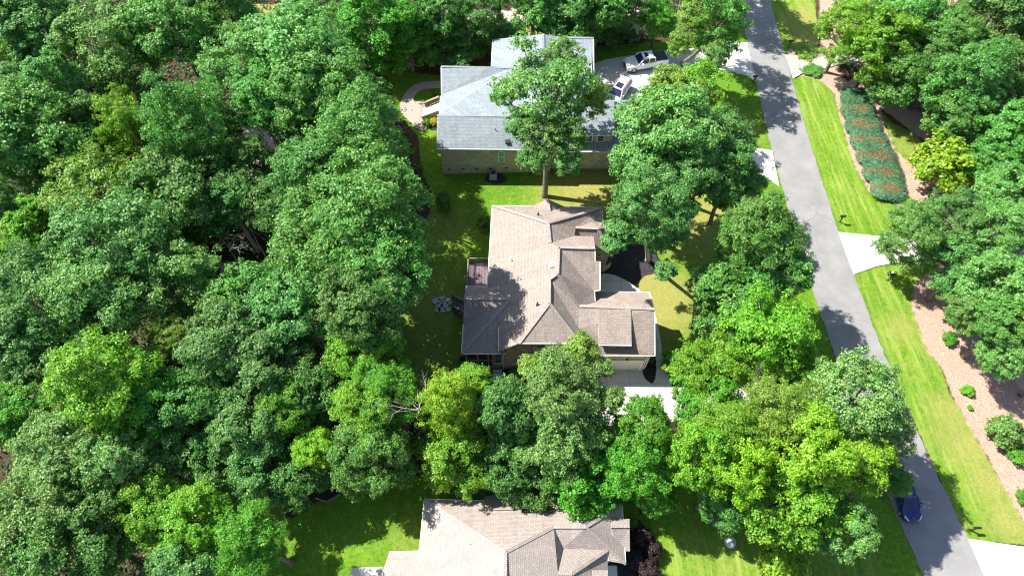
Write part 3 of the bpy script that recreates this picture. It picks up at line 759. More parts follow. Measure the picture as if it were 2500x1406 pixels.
ridgecap(H3, SH_TAUPE2, [(P['Hp'],P['Hs']),(P['r2w'],P['r2e']),(P['NW'],P['Hp']),(P['NE'],P['r2e']),(P['Hp'],P['r2w']),(P['r2e'],P['SEc']),(P['q'],P['g']),(P['q2'],P['q']),(Pc['e'],Pc['f'])], .26)
gutter(H3, [(P['NW'],P['NE']),(P['NW'],P['ws']),(P['ws'],P['wt']),(P['NE'],P['SEc']),(P['g'],P['gf'])], WHITE)
bm = bmesh.new()
strip(bm, [(-10.0,9.2,2.4),(-7.4,9.2,3.0),(-7.3,13.7,3.0),(9.2,13.1,3.0),(9.3,9.4,3.0),(7.9,9.0,3.0),(7.9,0,3.0)])
strip(bm, [(9.3,12.1,3.2),(9.9,12.1,3.3),(9.9,10.2,2.9),(9.3,10.2,2.9)])
strip(bm, [(-2.5,13.4,2.7),(-2.2,14.2,2.7),(-1.2,14.4,2.7),(-.2,14.2,2.7),(.1,13.4,2.7)])
world_child('wall', bm, BRICK_TAN, H3)
for q in ((1282,1243,4.2),): world_child('roof_vent', vent(H3, *q, 'box'), DARK, H3)
world_child('vent_pipe', vent(H3, 1388, 1245, 4.3), DARK, H3); world_child('vent_pipe', vent(H3, 1150, 1330, 5.4), DARK, H3)
bm = bmesh.new(); box(bm, 8.1, 9.2, 7.6, 8.9, 0, .9); world_child('porch_step', bm, WHITE, H3)

# ---- AC unit
AC = tag(empty('air_conditioner', at(1204.5, 432, 0)), 'grey air conditioning unit on the mulch against the buff brick wall', 'air conditioner')
bm = bmesh.new(); box(bm, -.36,.36,-.36,.36,.03,.82)
for k in range(7): box(bm, -.375,.375,-.375,.375,.12+.1*k,.14+.1*k)
obj('casing', bm, GREYMET, AC)
bm = bmesh.new(); lathe(bm, [(.31,.83),(.31,.86),(.05,.87)], 24); obj('fan_grille', bm, DARK, AC)
bm = bmesh.new(); box(bm, -.45,.45,-.45,.45,-.05,.03); obj('pad', bm, CONC, AC)

# ------------------------------------------------------------------ vehicles
def ring(x, hw, z0, z1, r=.12, top=None):
    """rounded cross-section at station x; top = half-width at the top"""
    t = top if top is not None else hw
    return [(x,-hw*.92,z0),(x,-hw,z0+r),(x,-hw,z1-r*1.6),(x,-t+.02,z1-r*.4),(x,-t*.82,z1),(x,0,z1+.02),(x,t*.82,z1),(x,t-.02,z1-r*.4),(x,hw,z1-r*1.6),(x,hw,z0+r),(x,hw*.92,z0)]
def wheel(parent, x, y, r, wd=.24):
    bm = bmesh.new(); prof = [(r*.62,-wd/2),(r*.95,-wd/2),(r,-wd/3),(r,wd/3),(r*.95,wd/2),(r*.62,wd/2)]
    lathe(bm, prof, 22); bm.transform(Matrix.Rotation(R(90), 4, 'X')); bm.transform(Matrix.Translation((x, y, r)))
    o = obj('wheel', bm, TYRE, parent)
    bm = bmesh.new(); lathe(bm, [(.03,-wd/2-.012),(r*.6,-wd/2-.002),(r*.6,wd/2+.002),(.03,wd/2+.012)], 12)
    bm.transform(Matrix.Rotation(R(90), 4, 'X')); bm.transform(Matrix.Translation((x, y, r)))
    obj('rim', bm, RIM, o)
TYRE = plain('tyre_rubber', (.02,.02,.02), .8); RIM = plain('alloy_rim', (.55,.55,.56), .3, .5, .7)
PWHITE = plain('white_car_paint', (.82,.83,.84), .22, .5, var=.02, coat=.5)
b = NB('dark_blue_car_paint'); b.bsdf((.008,.022,.13), .22, .5, .3, coat=1.0); PBLUE = b.m
LAMP = plain('lamp_lens', (.75,.76,.78), .1, .6)
REDL = plain('red_tail_lens', (.35,.01,.01), .2)
COVER = plain('grey_bed_cover', (.055,.065,.08), .55)
def glasshouse(parent, xs_base, xs_top, hwb, hwt, zb, zt, paint, nwin=2):
    """cabin: painted roof and pillars with glass between; x runs from nose (low) to tail"""
    (b0, b1), (t0, t1) = xs_base, xs_top
    bm = bmesh.new()
    loft(bm, [[(b0,-hwb,zb),(b0,hwb,zb),(b1,hwb,zb),(b1,-hwb,zb)], [(t0,-hwt,zt-.05),(t0,hwt,zt-.05),(t1,hwt,zt-.05),(t1,-hwt,zt-.05)]])
    obj('cabin_glass', bm, CGLASS, parent)
    bm = bmesh.new()
    loft(bm, [[(t0-.02,-hwt-.01,zt-.06),(t0-.02,hwt+.01,zt-.06),(t1+.02,hwt+.01,zt-.06),(t1+.02,-hwt-.01,zt-.06)],
              [(t0+.06,-hwt+.10,zt+.01),(t0+.06,hwt-.10,zt+.01),(t1-.06,hwt-.10,zt+.01),(t1-.06,-hwt+.10,zt+.01)],
              [(t0+.35,-hwt+.3,zt+.035),(t0+.35,hwt-.3,zt+.035),(t1-.3,hwt-.3,zt+.035),(t1-.3,-hwt+.3,zt+.035)]])
    obj('roof', bm, paint, parent, smooth=False)
    bm = bmesh.new()
    for s in (-1, 1):
        bar(bm, (b0,s*(hwb-.02),zb), (t0,s*(hwt-.02),zt-.03), .09)
        bar(bm, (b1,s*(hwb-.02),zb), (t1,s*(hwt-.02),zt-.03), .12)
        for k in range(1, nwin):
            f = k/nwin; xb = b0+(b1-b0)*(f*.8+.18); xt = t0+(t1-t0)*(f*.9+.06)
            bar(bm, (xb,s*(hwb+.005),zb), (xt,s*(hwt+.005),zt-.03), .09)
        bar(bm, (b0,s*(hwb+.01),zb+.01), (b1,s*(hwb+.01),zb+.01), .04)
    obj('pillars', bm, paint, parent)
def truck(loc, rz, label):
    o = tag(empty('pickup_truck', loc, rz), label, 'pickup truck')
    bm = bmesh.new()
    st = [(0,.62,.45,.78,.12),(.08,.86,.38,.98,.14),(.35,.97,.34,1.08,.14),(1.0,1.0,.34,1.15,.12),(1.75,1.0,.34,1.20,.12),(3.9,1.0,.34,1.20,.12),(3.95,1.0,.34,1.24,.08),(5.7,1.0,.36,1.24,.08),(5.85,.96,.42,1.22,.08)]
    loft(bm, [ring(*s) for s in st]); obj('body', bm, PWHITE, o, smooth=False)
    glasshouse(o, (1.6,3.95), (2.3,3.8), .93, .76, 1.19, 1.86, PWHITE, 2)
    bm = bmesh.new(); box(bm, 2.55,3.05,-.38,.38,1.88,1.91); obj('sunroof', bm, CGLASS, o)
    bm = bmesh.new(); box(bm, 4.03,5.74,-.88,.88,1.235,1.285); obj('bed_cover', bm, COVER, o)
    bm = bmesh.new(); box(bm, -.04,.04,-.5,.5,.62,.9); obj('grille', bm, DARK, o)
    for s in (-1, 1):
        bm = bmesh.new(); box(bm, -.01,.22,s*.74-.14,s*.74+.14,.74,.93); obj('headlight', bm, LAMP, o)
        bm = bmesh.new(); box(bm, 5.78,5.87,s*.88-.08,s*.88+.08,.8,1.15); obj('tail_light', bm, REDL, o)
        bm = bmesh.new(); box(bm, 1.95,2.15,min(s*1.0,s*1.22),max(s*1.0,s*1.22),1.22,1.42); obj('mirror', bm, PWHITE, o)
        for x in (1.0, 4.7):
            wheel(o, x, s*.90, .41)
    bm = bmesh.new(); box(bm, -.1,.1,-.9,.9,.4,.58); obj('bumper', bm, RIM, o)
    bm = bmesh.new(); box(bm, 5.8,5.98,-.9,.9,.45,.62); obj('bumper', bm, RIM, o)
    return o
p1 = at(1527, 178, 0); pw = at(1541,178,0); pr_ = at(1622,163,0)
truck(at(1524,170,0), math.atan2((pr_-pw).y, (pr_-pw).x), 'white crew cab pickup truck with a dark bed cover on the concrete drive')
def suv(loc, rz, label):
    o = tag(empty('parked_car', loc, rz), label, 'car')
    bm = bmesh.new()
    st = [(0,.55,.45,.72,.12),(.07,.80,.36,.90,.14),(.4,.93,.32,1.0,.14),(1.1,.96,.32,1.06,.12),(4.3,.96,.32,1.08,.12),(4.7,.90,.4,1.05,.12)]
    loft(bm, [ring(*s) for s in st]); obj('body', bm, PWHITE, o)
    glasshouse(o, (1.15,4.62), (1.85,4.35), .90, .72, 1.06, 1.72, PWHITE, 3)
    bm = bmesh.new(); box(bm, 2.0,2.95,-.45,.45,1.74,1.775); obj('sunroof', bm, CGLASS, o)
    bm = bmesh.new()
    for s in (-1, 1): bar(bm, (1.95,s*.66,1.8), (4.3,s*.66,1.8), .05)
    bar(bm, (4.3,-.66,1.8), (4.3,.66,1.8), .05)
    obj('roof_rail', bm, DARK, o)
    for s in (-1, 1):
        bm = bmesh.new(); box(bm, 0,.2,s*.68-.14,s*.68+.14,.68,.84); obj('headlight', bm, LAMP, o)
        bm = bmesh.new(); box(bm, 4.62,4.72,s*.8-.08,s*.8+.08,.8,1.05); obj('tail_light', bm, REDL, o)
        bm = bmesh.new(); box(bm, 1.45,1.6,min(s*.94,s*1.12),max(s*.94,s*1.12),1.08,1.24); obj('mirror', bm, PWHITE, o)
        for x in (.95, 3.75): wheel(o, x, s*.86, .36)
    return o
pa = at(1488, 262, 0); pb = at(1528, 206, 0)
suv(pa, math.atan2((pb-pa).y, (pb-pa).x), 'white wagon with roof rails and dark sunroof half behind the grey garage roof')
def sedan(loc, rz, label):
    o = tag(empty('parked_car', loc, rz), label, 'car')
    bm = bmesh.new()
    st = [(0,.35,.42,.58,.08),(.06,.62,.32,.66,.1),(.25,.80,.26,.74,.12),(.7,.89,.24,.84,.14),(1.35,.91,.24,.94,.14),(3.6,.91,.24,.98,.14),(4.3,.86,.3,.98,.14),(4.55,.7,.38,.9,.12)]
    loft(bm, [ring(*s) for s in st]); obj('body', bm, PBLUE, o, smooth=True)
    glasshouse(o, (1.2,4.15), (2.05,3.3), .82, .62, .93, 1.42, PBLUE, 2)
    for s in (-1, 1):
        bm = bmesh.new(); bar(bm, (.10,s*.50,.70), (.50,s*.78,.79), .10, .06); obj('headlight', bm, LAMP, o)
        bm = bmesh.new(); bar(bm, (4.46,s*.5,.86), (4.40,s*.78,.86), .1, .1); obj('tail_light', bm, REDL, o)
        bm = bmesh.new(); box(bm, 1.5,1.65,min(s*.86,s*1.04),max(s*.86,s*1.04),.93,1.06); obj('mirror', bm, PBLUE, o)
        for x in (.85, 3.6): wheel(o, x, s*.81, .33)
    bm = bmesh.new(); lathe(bm, [(.05,0),(.05,.02),(.01,.025)], 10, (.28,0,.765)); obj('badge', bm, RIM, o)
    return o
pa = at(2223, 1277, 0); pb = at(2190, 1165, 0)
sedan(pa, math.atan2((pb-pa).y, (pb-pa).x), 'dark blue car parked on the road edge, partly under the overhanging tree')

# ------------------------------------------------------------------ small things
def mailbox(px, py, rz, label):
    o = tag(empty('mailbox', at(px, py, 0), rz), label, 'mailbox', 'mailboxes beside the road')
    bm = bmesh.new(); bar(bm, (0,0,-.1), (0,0,1.05), .1); bar(bm, (0,0,.7), (-.3,0,1.0), .05); obj('post', bm, BLACK, o)
    bm = bmesh.new()
    pr = [(-.11,0),(-.11,.14),(-.08,.21),(0,.24),(.08,.21),(.11,.14),(.11,0)]
    loft(bm, [[(x, y, 1.05+z) for y, z in pr] for x in (-.35, .25)]); obj('box', bm, BLACK, o)
    return o
mailbox(2050, 542, 0, 'black mailbox on the striped lawn above the bright white drive')
mailbox(1839, 203, 0, 'black mailbox where the grey house drive meets the road')
mailbox(1925, 117, 0, 'black mailbox above the short drive on the far side of the road')
mailbox(2370, 1294, 0, 'black mailbox on the grass above the lower right drive')
mailbox(2040, 895, 0, 'black mailbox at the road edge above the olive green tree')
mailbox(1807, 42, 0, 'black mailbox at the top edge of the photo on the left of the road')
o = tag(empty('well_cover', at(2177, 668, 0)), 'small black and white well cover on the grass below the bright white drive', 'well cover')  # a well cover set in the grass, not a lamp
bm = bmesh.new(); lathe(bm, [(.30,-.03),(.32,.08),(.25,.14),(.02,.15)], 16); obj('base', bm, BLACK, o)
bm = bmesh.new(); lathe(bm, [(.14,.14),(.16,.24),(.02,.3)], 14, (.05,.05,0)); obj('cap', bm, WHITE, o)
# dome
bm = bmesh.new(); bmesh.ops.create_icosphere(bm, subdivisions=3, radius=.52)
for v in bm.verts: v.co.z *= .95; v.co += Vector((random.uniform(-.02,.02),)*3)
o = obj('boulder', bm, plain('pale_grey_rock', (.38,.42,.44), .7, var=.3), loc=at(1783, 1323, .35)); tag(o, 'rounded pale grey boulder on the mown lawn under the yellow green tree', 'boulder')
# stepping stones at the foot of the stair
sp = [(1066,735,.55),(1079,729,.5),(1092,732,.45),(1072,746,.5),(1086,744,.55),(1098,739,.35),(1080,756,.5),(1093,755,.45),(1069,756,.4)]
for i, (x, y, r) in enumerate(sp):
    bm = bmesh.new(); n = 7; a0 = random.uniform(0, 6)
    pts = [(r*random.uniform(.75,1.05)*math.cos(a0+2*math.pi*k/n), r*random.uniform(.6,.85)*math.sin(a0+2*math.pi*k/n)) for k in range(n)]
    poly_sheet(bm, pts, -.1, .05)
    tag(obj('stepping_stone', bm, STONE, loc=at(x, y, 0)), 'pale flagstone laid at the foot of the deck stair', 'paving stone', 'flagstones at the foot of the deck stair')
# timber edging and logs in the lower wood
def log(pts, r, label, name='log'):
    bm = bmesh.new(); tube(bm, [at(*p) for p in pts], r, 8); tag(obj(name, bm, BARK), label, 'log')
log([(720,1178,.15),(752,1216,.15)], .16, 'dark fallen log lying at the edge of the lower wood clearing')
log([(770,1215,.1),(800,1224,.1),(830,1205,.12)], .10, 'thin curved branch lying below the dark log')
# rail fence at the top
FN = tag(empty('rail_fence', at(690, 58, 0)), 'long dark rail fence at the top edge of the wood', 'fence')
bm = bmesh.new()
for z in (.5, .95): bar(bm, at(600,62,0)+Vector((0,0,z)), at(760,60,0)+Vector((0,0,z)), .06, .12)
obj_r = world_child('rail', bm, WOOD, FN)
for k in range(7):
    bm = bmesh.new(); p = at(600+160*k/6, 62-2*k/6, 0); bar(bm, p+Vector((0,0,-.1)), p+Vector((0,0,1.15)), .12); world_child('post', bm, WOOD, FN)

# ------------------------------------------------------------------ foliage
def leaf_quads(C, N, size, rg, asp=.62):
    """diamond leaves centred at C facing N"""
    n = len(C); N = N / (np.linalg.norm(N, axis=1, keepdims=True)+1e-9)
    t = rg.normal(size=(n, 3)); t -= (t*N).sum(1, keepdims=True)*N; t /= np.linalg.norm(t, axis=1, keepdims=True)+1e-9
    s = np.cross(N, t); L = (size*rg.uniform(.65, 1.35, n))[:, None]
    V = np.stack([C-t*L, C+s*L*asp-t*L*.1, C+t*L, C-s*L*asp-t*L*.1], 1).reshape(-1, 3)
    return V
def unit(rg, n):
    v = rg.normal(size=(n, 3)); return v/np.linalg.norm(v, axis=1, keepdims=True)
def crown_mesh(name, seed, nl=20, nc=11, nleaf=64, lr=.36, cr=.135, size=.040, loose=0., low=-.75, rag=.30):
    rg = np.random.default_rng(seed)
    k = np.arange(nl); zz = 1 - (1-low)*(k+.5)/nl; ph = k*2.39996 + rg.uniform(0, 6)
    r = np.sqrt(np.clip(1-zz*zz, 0, 1))
    D = np.stack([r*np.cos(ph), r*np.sin(ph), zz], 1) + rg.normal(size=(nl, 3))*.20
    D /= np.linalg.norm(D, axis=1, keepdims=True)
    LR = lr*np.clip(rg.lognormal(0, .32, nl), .5, 1.5)
    sq = rg.uniform(.78, 1.1, 3); sq[2] = 1
    LP = D*sq*((1-LR*.8)*rg.uniform(.70-.12*loose, 1.10, nl))[:, None]
    Cs, Ns = [], []
    for i in range(nl):
        m = int(nc*(LR[i]/lr)**1.7)+3
        d = unit(rg, m*4); sc = d@D[i]*.7 + .6*d[:, 2]; d = d[np.argsort(-sc)[:m*3]]; d = d[rg.permutation(len(d))[:m]]
        cp = LP[i] + d*LR[i]*np.array([1, 1, .78])*(rg.uniform(.70, 1.0, m) + rag*(rg.random(m) < .25)*rg.random(m))[:, None]
        for j in range(m):
            c_r = cr*np.clip(rg.lognormal(0, .30), .55, 1.6)
            n = int(nleaf*(c_r/cr)**1.5*rg.uniform(.8, 1.2))
            sp = unit(rg, 6); sp[:, 2] = np.abs(sp[:, 2])*.8-.1      # leafy sprays at the bough ends
            u = sp[rg.integers(0, 6, n)] + rg.normal(size=(n, 3))*.30
            u /= np.linalg.norm(u, axis=1, keepdims=True)
            rad = c_r*(rg.random(n)**.55*1.15)[:, None]
            q = cp[j] + u*rad*np.array([1.15, 1.15, .72])
            Cs.append(q); Ns.append(u*.35 + d[j]*.45 + D[i]*.15 + np.array([-.08, .03, .50]) + rg.normal(size=(n, 3))*.48)
    n = int(nl*35)
    q = unit(rg, n)*rg.uniform(.2, .6, n)[:, None]; Cs.append(q); Ns.append(unit(rg, n)+np.array([0, 0, .5]))
    C = np.concatenate(Cs); N = np.concatenate(Ns)
    k_ = np.percentile(np.linalg.norm(C, axis=1), 96); C /= k_; LP = LP/k_
    V = leaf_quads(C, N, size, rg)
    me = mesh_from(name, V, np.arange(len(V)).reshape(-1, 4))
    return me, LP, LR
VAR = {}
def variants(key, n, **kw):
    VAR[key] = [crown_mesh('crown_' + key, 100*len(VAR)+i+3, **kw) for i in range(n)]
variants('A', 8, nl=25, nc=12, nleaf=84, lr=.28, cr=.100, size=.0262)                                              # broad lobed crowns
variants('B', 5, nl=30, nc=10, nleaf=72, lr=.23, cr=.096, size=.0228, loose=.6, rag=.6)   # finer, ragged
variants('C', 4, nl=18, nc=8, nleaf=62, lr=.24, cr=.105, size=.028, loose=1., low=-.7, rag=.7)   # open, gaps
variants('D', 6, nl=40, nc=11, nleaf=66, lr=.21, cr=.080, size=.0203, rag=.4)   # big crowns, small leaves
variants('S', 3, nl=10, nc=10, nleaf=60, lr=.42, cr=.17, size=.055, low=-.45)     # shrubs
CNT = {}
def pick(key):
    CNT[key] = CNT.get(key, 0) + 1; return VAR[key][CNT[key] % len(VAR[key])]
def crown_obj(me, kind, parent, loc, scl, rz, name='crown'):
    o = bpy.data.objects.new(name, me); COL.objects.link(o); o.parent = parent
    if not me.materials: me.materials.append(LEAF['m'])
    o.material_slots[0].link = 'OBJECT'; o.material_slots[0].material = LEAF[kind]
    o.location = loc; o.scale = scl; o.rotation_euler = (0, 0, rz); return o
def tree(cx, cy, rx, ry, zc, kind, var, label, base=None, group='trees of the surrounding woods', bark=None, name='tree', sub=None):
    if 'left' in group and zc < 12.5: zc *= random.uniform(.8, 1.12)
    c = at(cx, cy, zc); s = pxm(cx, cy, zc); Rr = rx/s
    vz = math.sqrt(max((ry/s)**2 - (Rr*.866)**2, (.55*Rr)**2*.25))/.5
    vz = max(1.0*Rr, min(vz, 1.6*Rr)); vz = min(vz, zc*.95)
    g = at(*base, 0) if base else Vector((c.x+random.uniform(-.4,.4), c.y+random.uniform(-.4,.4), 0))
    root = tag(empty(name, g), label, 'tree', group)
    me, LP, LR = pick(var); rz = random.uniform(0, 6.28); Rr *= 1.03; vz *= 1.05
    crown_obj(me, kind, root, c-g, (Rr, Rr, vz), rz)
    extra = []
    for (ex, ey, er, ek) in (sub or []):
        ez = zc - (ey-cy)/s*.45; ez = max(3., ez)
        pc = at(ex, ey, ez); r2 = er/pxm(ex, ey, ez); m2 = pick('C' if var == 'C' else ('A' if r2 > 2.4 else 'S'))[0]
        crown_obj(m2, ek, root, pc-g, (r2, r2, r2*.9), random.uniform(0, 6.28)); extra.append(pc-g)
    bm = bmesh.new(); cc = c-g; tr = .10+.035*Rr
    fork = cc*.62 + Vector((0, 0, -.12*vz)); fork.z = max(fork.z, (zc-vz)*.8)
    tube(bm, [(0,0,-.3), (0,0,.35), fork*.5+Vector((random.uniform(-.15,.15),0,0)), fork, cc+Vector((0,0,vz*.2))], [tr*1.7, tr*1.15, tr, tr*.85, tr*.35], 9)
    rot = Matrix.Rotation(rz, 3, 'Z')
    idx = list(range(len(LP))); random.shuffle(idx)
    for i in idx[:9]:
        e = rot @ Vector((LP[i][0]*Rr, LP[i][1]*Rr, LP[i][2]*vz)) + cc
        st_ = fork.lerp(cc, random.uniform(0, .8)); mid = st_.lerp(e, .5) + Vector((0, 0, -.1*Rr))
        tube(bm, [st_, mid, e], [tr*.45, tr*.3, tr*.1], 5)
    for e in extra: tube(bm, [fork, fork.lerp(e, .6)+Vector((0,0,-.3)), e], [tr*.5, tr*.35, tr*.12], 6)
    obj('trunk', bm, bark or BARK, root, smooth=True)
    return root
def shrub(cx, cy, rx, ry, kind, label, name='shrub', group='garden shrubs', hz=None):
    s = pxm(cx, cy, .5); Rr = rx/s; vz = hz or min(ry/s, Rr*1.2)
    g = at(cx, cy, vz*.5); g.z = 0
    root = tag(empty(name, g), label, 'shrub', group)
    crown_obj(pick('S')[0], kind, root, Vector((0,0,vz*.42)), (Rr, Rr, vz*.8), random.uniform(0, 6), 'foliage')
    bm = bmesh.new(); tube(bm, [(0,0,-.1), (0,0,vz*.5)], [.06,.03], 5)
    for k in range(4): tube(bm, [(0,0,.1), (Rr*.4*math.cos(k*1.6), Rr*.4*math.sin(k*1.6), vz*.6)], [.04,.015], 4)
    obj('stem', bm, BARK, root)
    return root

# (crown centre x, y, half width, half height in photo px, height of crown centre, leaf kind, crown type, label [, trunk foot][, extra lobes])
WL = 'trees of the wood left of the houses'
T = [
 (105,62,115,72,13,'d','A','dark green tree near the top left corner of the photo'),
 (-10,20,80,60,13,'d','D','dark tree cut off by the top left corner'),
 (38,128,62,62,10,'y','A','bright yellow green tree near the left edge below the top left corner'),
 (265,125,125,105,14,'p','D','large pale green crown left of the top centre of the left wood'),
 (420,62,115,88,14,'m','A','broad mid green crown touching the top edge above the left wood'),
 (560,55,105,90,13,'m','D','mid green crown at the top edge left of the dark rail fence'),
 (130,192,72,62,12,'m','A','rounded mid green crown between the bright yellow green tree and the large pale crown'),
 (25,222,72,66,12,'t','A','blue green crown at the left edge below the bright yellow green tree'),
 (85,345,150,122,14,'m','A','very wide round mid green crown at the left edge, upper third'),
 (215,300,75,80,11,'d','A','dark crown between the wide left edge crown and the yellow green one'),
 (335,325,82,100,11,'y','B','yellow green leaning crown in the upper part of the left wood'),
 (470,335,115,130,14,'m','D','tall mid green crown right of the yellow green leaning crown'),
 (600,165,108,95,14,'p','B','pale fine leaved crown below the rail fence'),
 (735,150,140,90,14,'p','A','pale green broad crown left of the grey roofed house, upper part'),
 (800,262,150,130,11.5,'m','D','large cauliflower shaped crown left of the looped concrete path'),
 (660,245,95,75,12,'m','A','mid green crown above the pale bare ground patch in the wood'),
 (885,330,128,125,14.5,'m','D','large dark topped crown next to the lawn west of the grey house'),
 (700,262,80,70,12,'t','A','blue green crown just above the bare ground patch'),
 (450,475,130,100,12,'d','A','dark crown in the shaded middle of the left wood'),
 (245,480,120,85,12,'o','B','dull olive crown in the left wood, left of a small yellow green one'),
 (370,500,72,80,10,'y','B','small yellow green crown in the middle left of the wood'),
 (85,555,80,62,10,'y','A','yellow green crown near the left edge at mid height'),
 (48,622,70,48,9,'y','B','low yellow green crown at the left edge just above the pale masses'),
 (0,505,58,90,13,'d','A','dark crown cut by the left edge at mid height'),
 (590,430,110,90,9,'d','C','dark shaded crown beside the deep gap in the left wood'),
 (690,520,95,95,8,'d','C','low dark crown in the deep shade of the left wood'),
 (560,500,75,70,10,'t','C','blue green crown above the bare pale branches'),
 (765,425,105,85,15.5,'d','A','dark crown between the two largest crowns of the wood'),
 (905,520,160,108,17.5,'m','D','wide bright topped crown left of the middle house lawn, upper one'),
 (800,630,165,105,13,'m','D','wide mid green crown left of the wooden deck'),
 (930,655,115,110,16,'m','A','rounded crown hanging over the lawn opposite the deck'),
 (725,755,120,110,12,'t','A','blue green crown below the wide crown left of the deck'),
 (900,735,125,100,15,'d','A','darker crown over the shaded lawn edge opposite the deck stair'),
 (285,620,165,95,14,'t','B','broad hazy blue green crown at the centre of the left wood'),
 (430,690,115,100,13,'p','B','broad pale domed crown right of the hazy blue green one'),
 (85,725,130,100,14,'t','B','hazy pale crown at the left edge just below mid height'),
 (230,745,130,90,13,'p','B','hazy pale crown right of the one at the left edge'),
 (600,722,92,82,12,'m','A','round cauliflower crown just below the dark gap in the wood'),
 (555,830,110,92,12,'t','A','rounded blue green crown below the cauliflower crown'),
 (655,905,110,100,12,'t','A','blue green crown left of the bright yellow green tree by the lawn'),
 (408,830,60,58,10,'o','B','small orange tinged yellow green crown in the left wood'),
 (55,850,110,95,12,'t','A','blue green crown at the left edge in the lower half'),
 (170,855,75,60,9,'o','C','sparse olive crown in the left wood, lower half'),
 (255,935,140,92,13,'y','D','wide bright green crown in the lower left wood'),
 (360,985,90,90,12,'g','A','grass green crown right of the wide bright green one'),
 (40,1015,80,75,12,'g','A','grass green crown at the left edge below the blue green one'),
 (480,985,95,95,11,'d','A','dark crown in the lower left wood, right of the grass green one'),
 (610,1040,105,105,10,'t','A','blue green crown at the centre of the lower left wood'),
 (560,1125,100,66,8,'d','C','dark low crown above the lower lawn at its left end'),
 (150,1120,125,92,13,'w','B','olive grey crown in the lower left, uppermost of three'),
 (270,1130,90,80,12,'w','C','olive grey crown with bare twigs in the lower left, middle of three'),
 (95,1275,130,110,13,'w','B','large olive grey crown at the lower left edge'),
 (260,1260,110,110,9,'d','C','dark shaded crown left of the bright double crown in the lower left'),
 (150,1390,140,60,11,'d','B','dark crown at the bottom edge near the left corner'),
 (368,1245,90,80,11,'y','A','bright yellow green crown, left half of the pair in the lower left'),
 (470,1270,88,85,11,'y','A','bright yellow green crown, right half of the pair in the lower left'),
 (615,1325,95,100,11,'g','B','feathery green crown beside the lower lawn'),
 (470,1385,100,45,8,'t','A','blue green crown at the bottom edge below the bright pair'),
 (895,850,88,82,12,'y','A','bright yellow green tree at the edge of the shaded lawn, west of the porch'),
 (950,960,90,80,10,'g','D','deep green crown just below the bright tree west of the porch'),
 (890,1010,90,85,12,'y','B','yellowish crown in the wood directly below the bright tree west of the porch'),
 (760,960,85,80,10,'d','A','dark crown between the blue green one and the bright tree'),
 (700,985,75,75,10,'g','A','deep green crown in the middle of the lower wood'),
 (770,1095,55,50,8,'b','A','small golden yellow crown in the lower wood'),
 (905,1110,112,105,7.5,'m','D','wide mid green crown left of the tall lime tree'),
 (640,1145,90,60,6.5,'t','A','blue green crown above the left end of the lower lawn'),
 (740,1150,85,55,7,'d','A','dark low crown below the small golden crown'),
 (475,1090,85,70,9,'d','A','dark crown above the bright pair in the lower left'),
 (380,1100,75,60,9,'t','C','thin blue green crown above the left bright crown'),
]
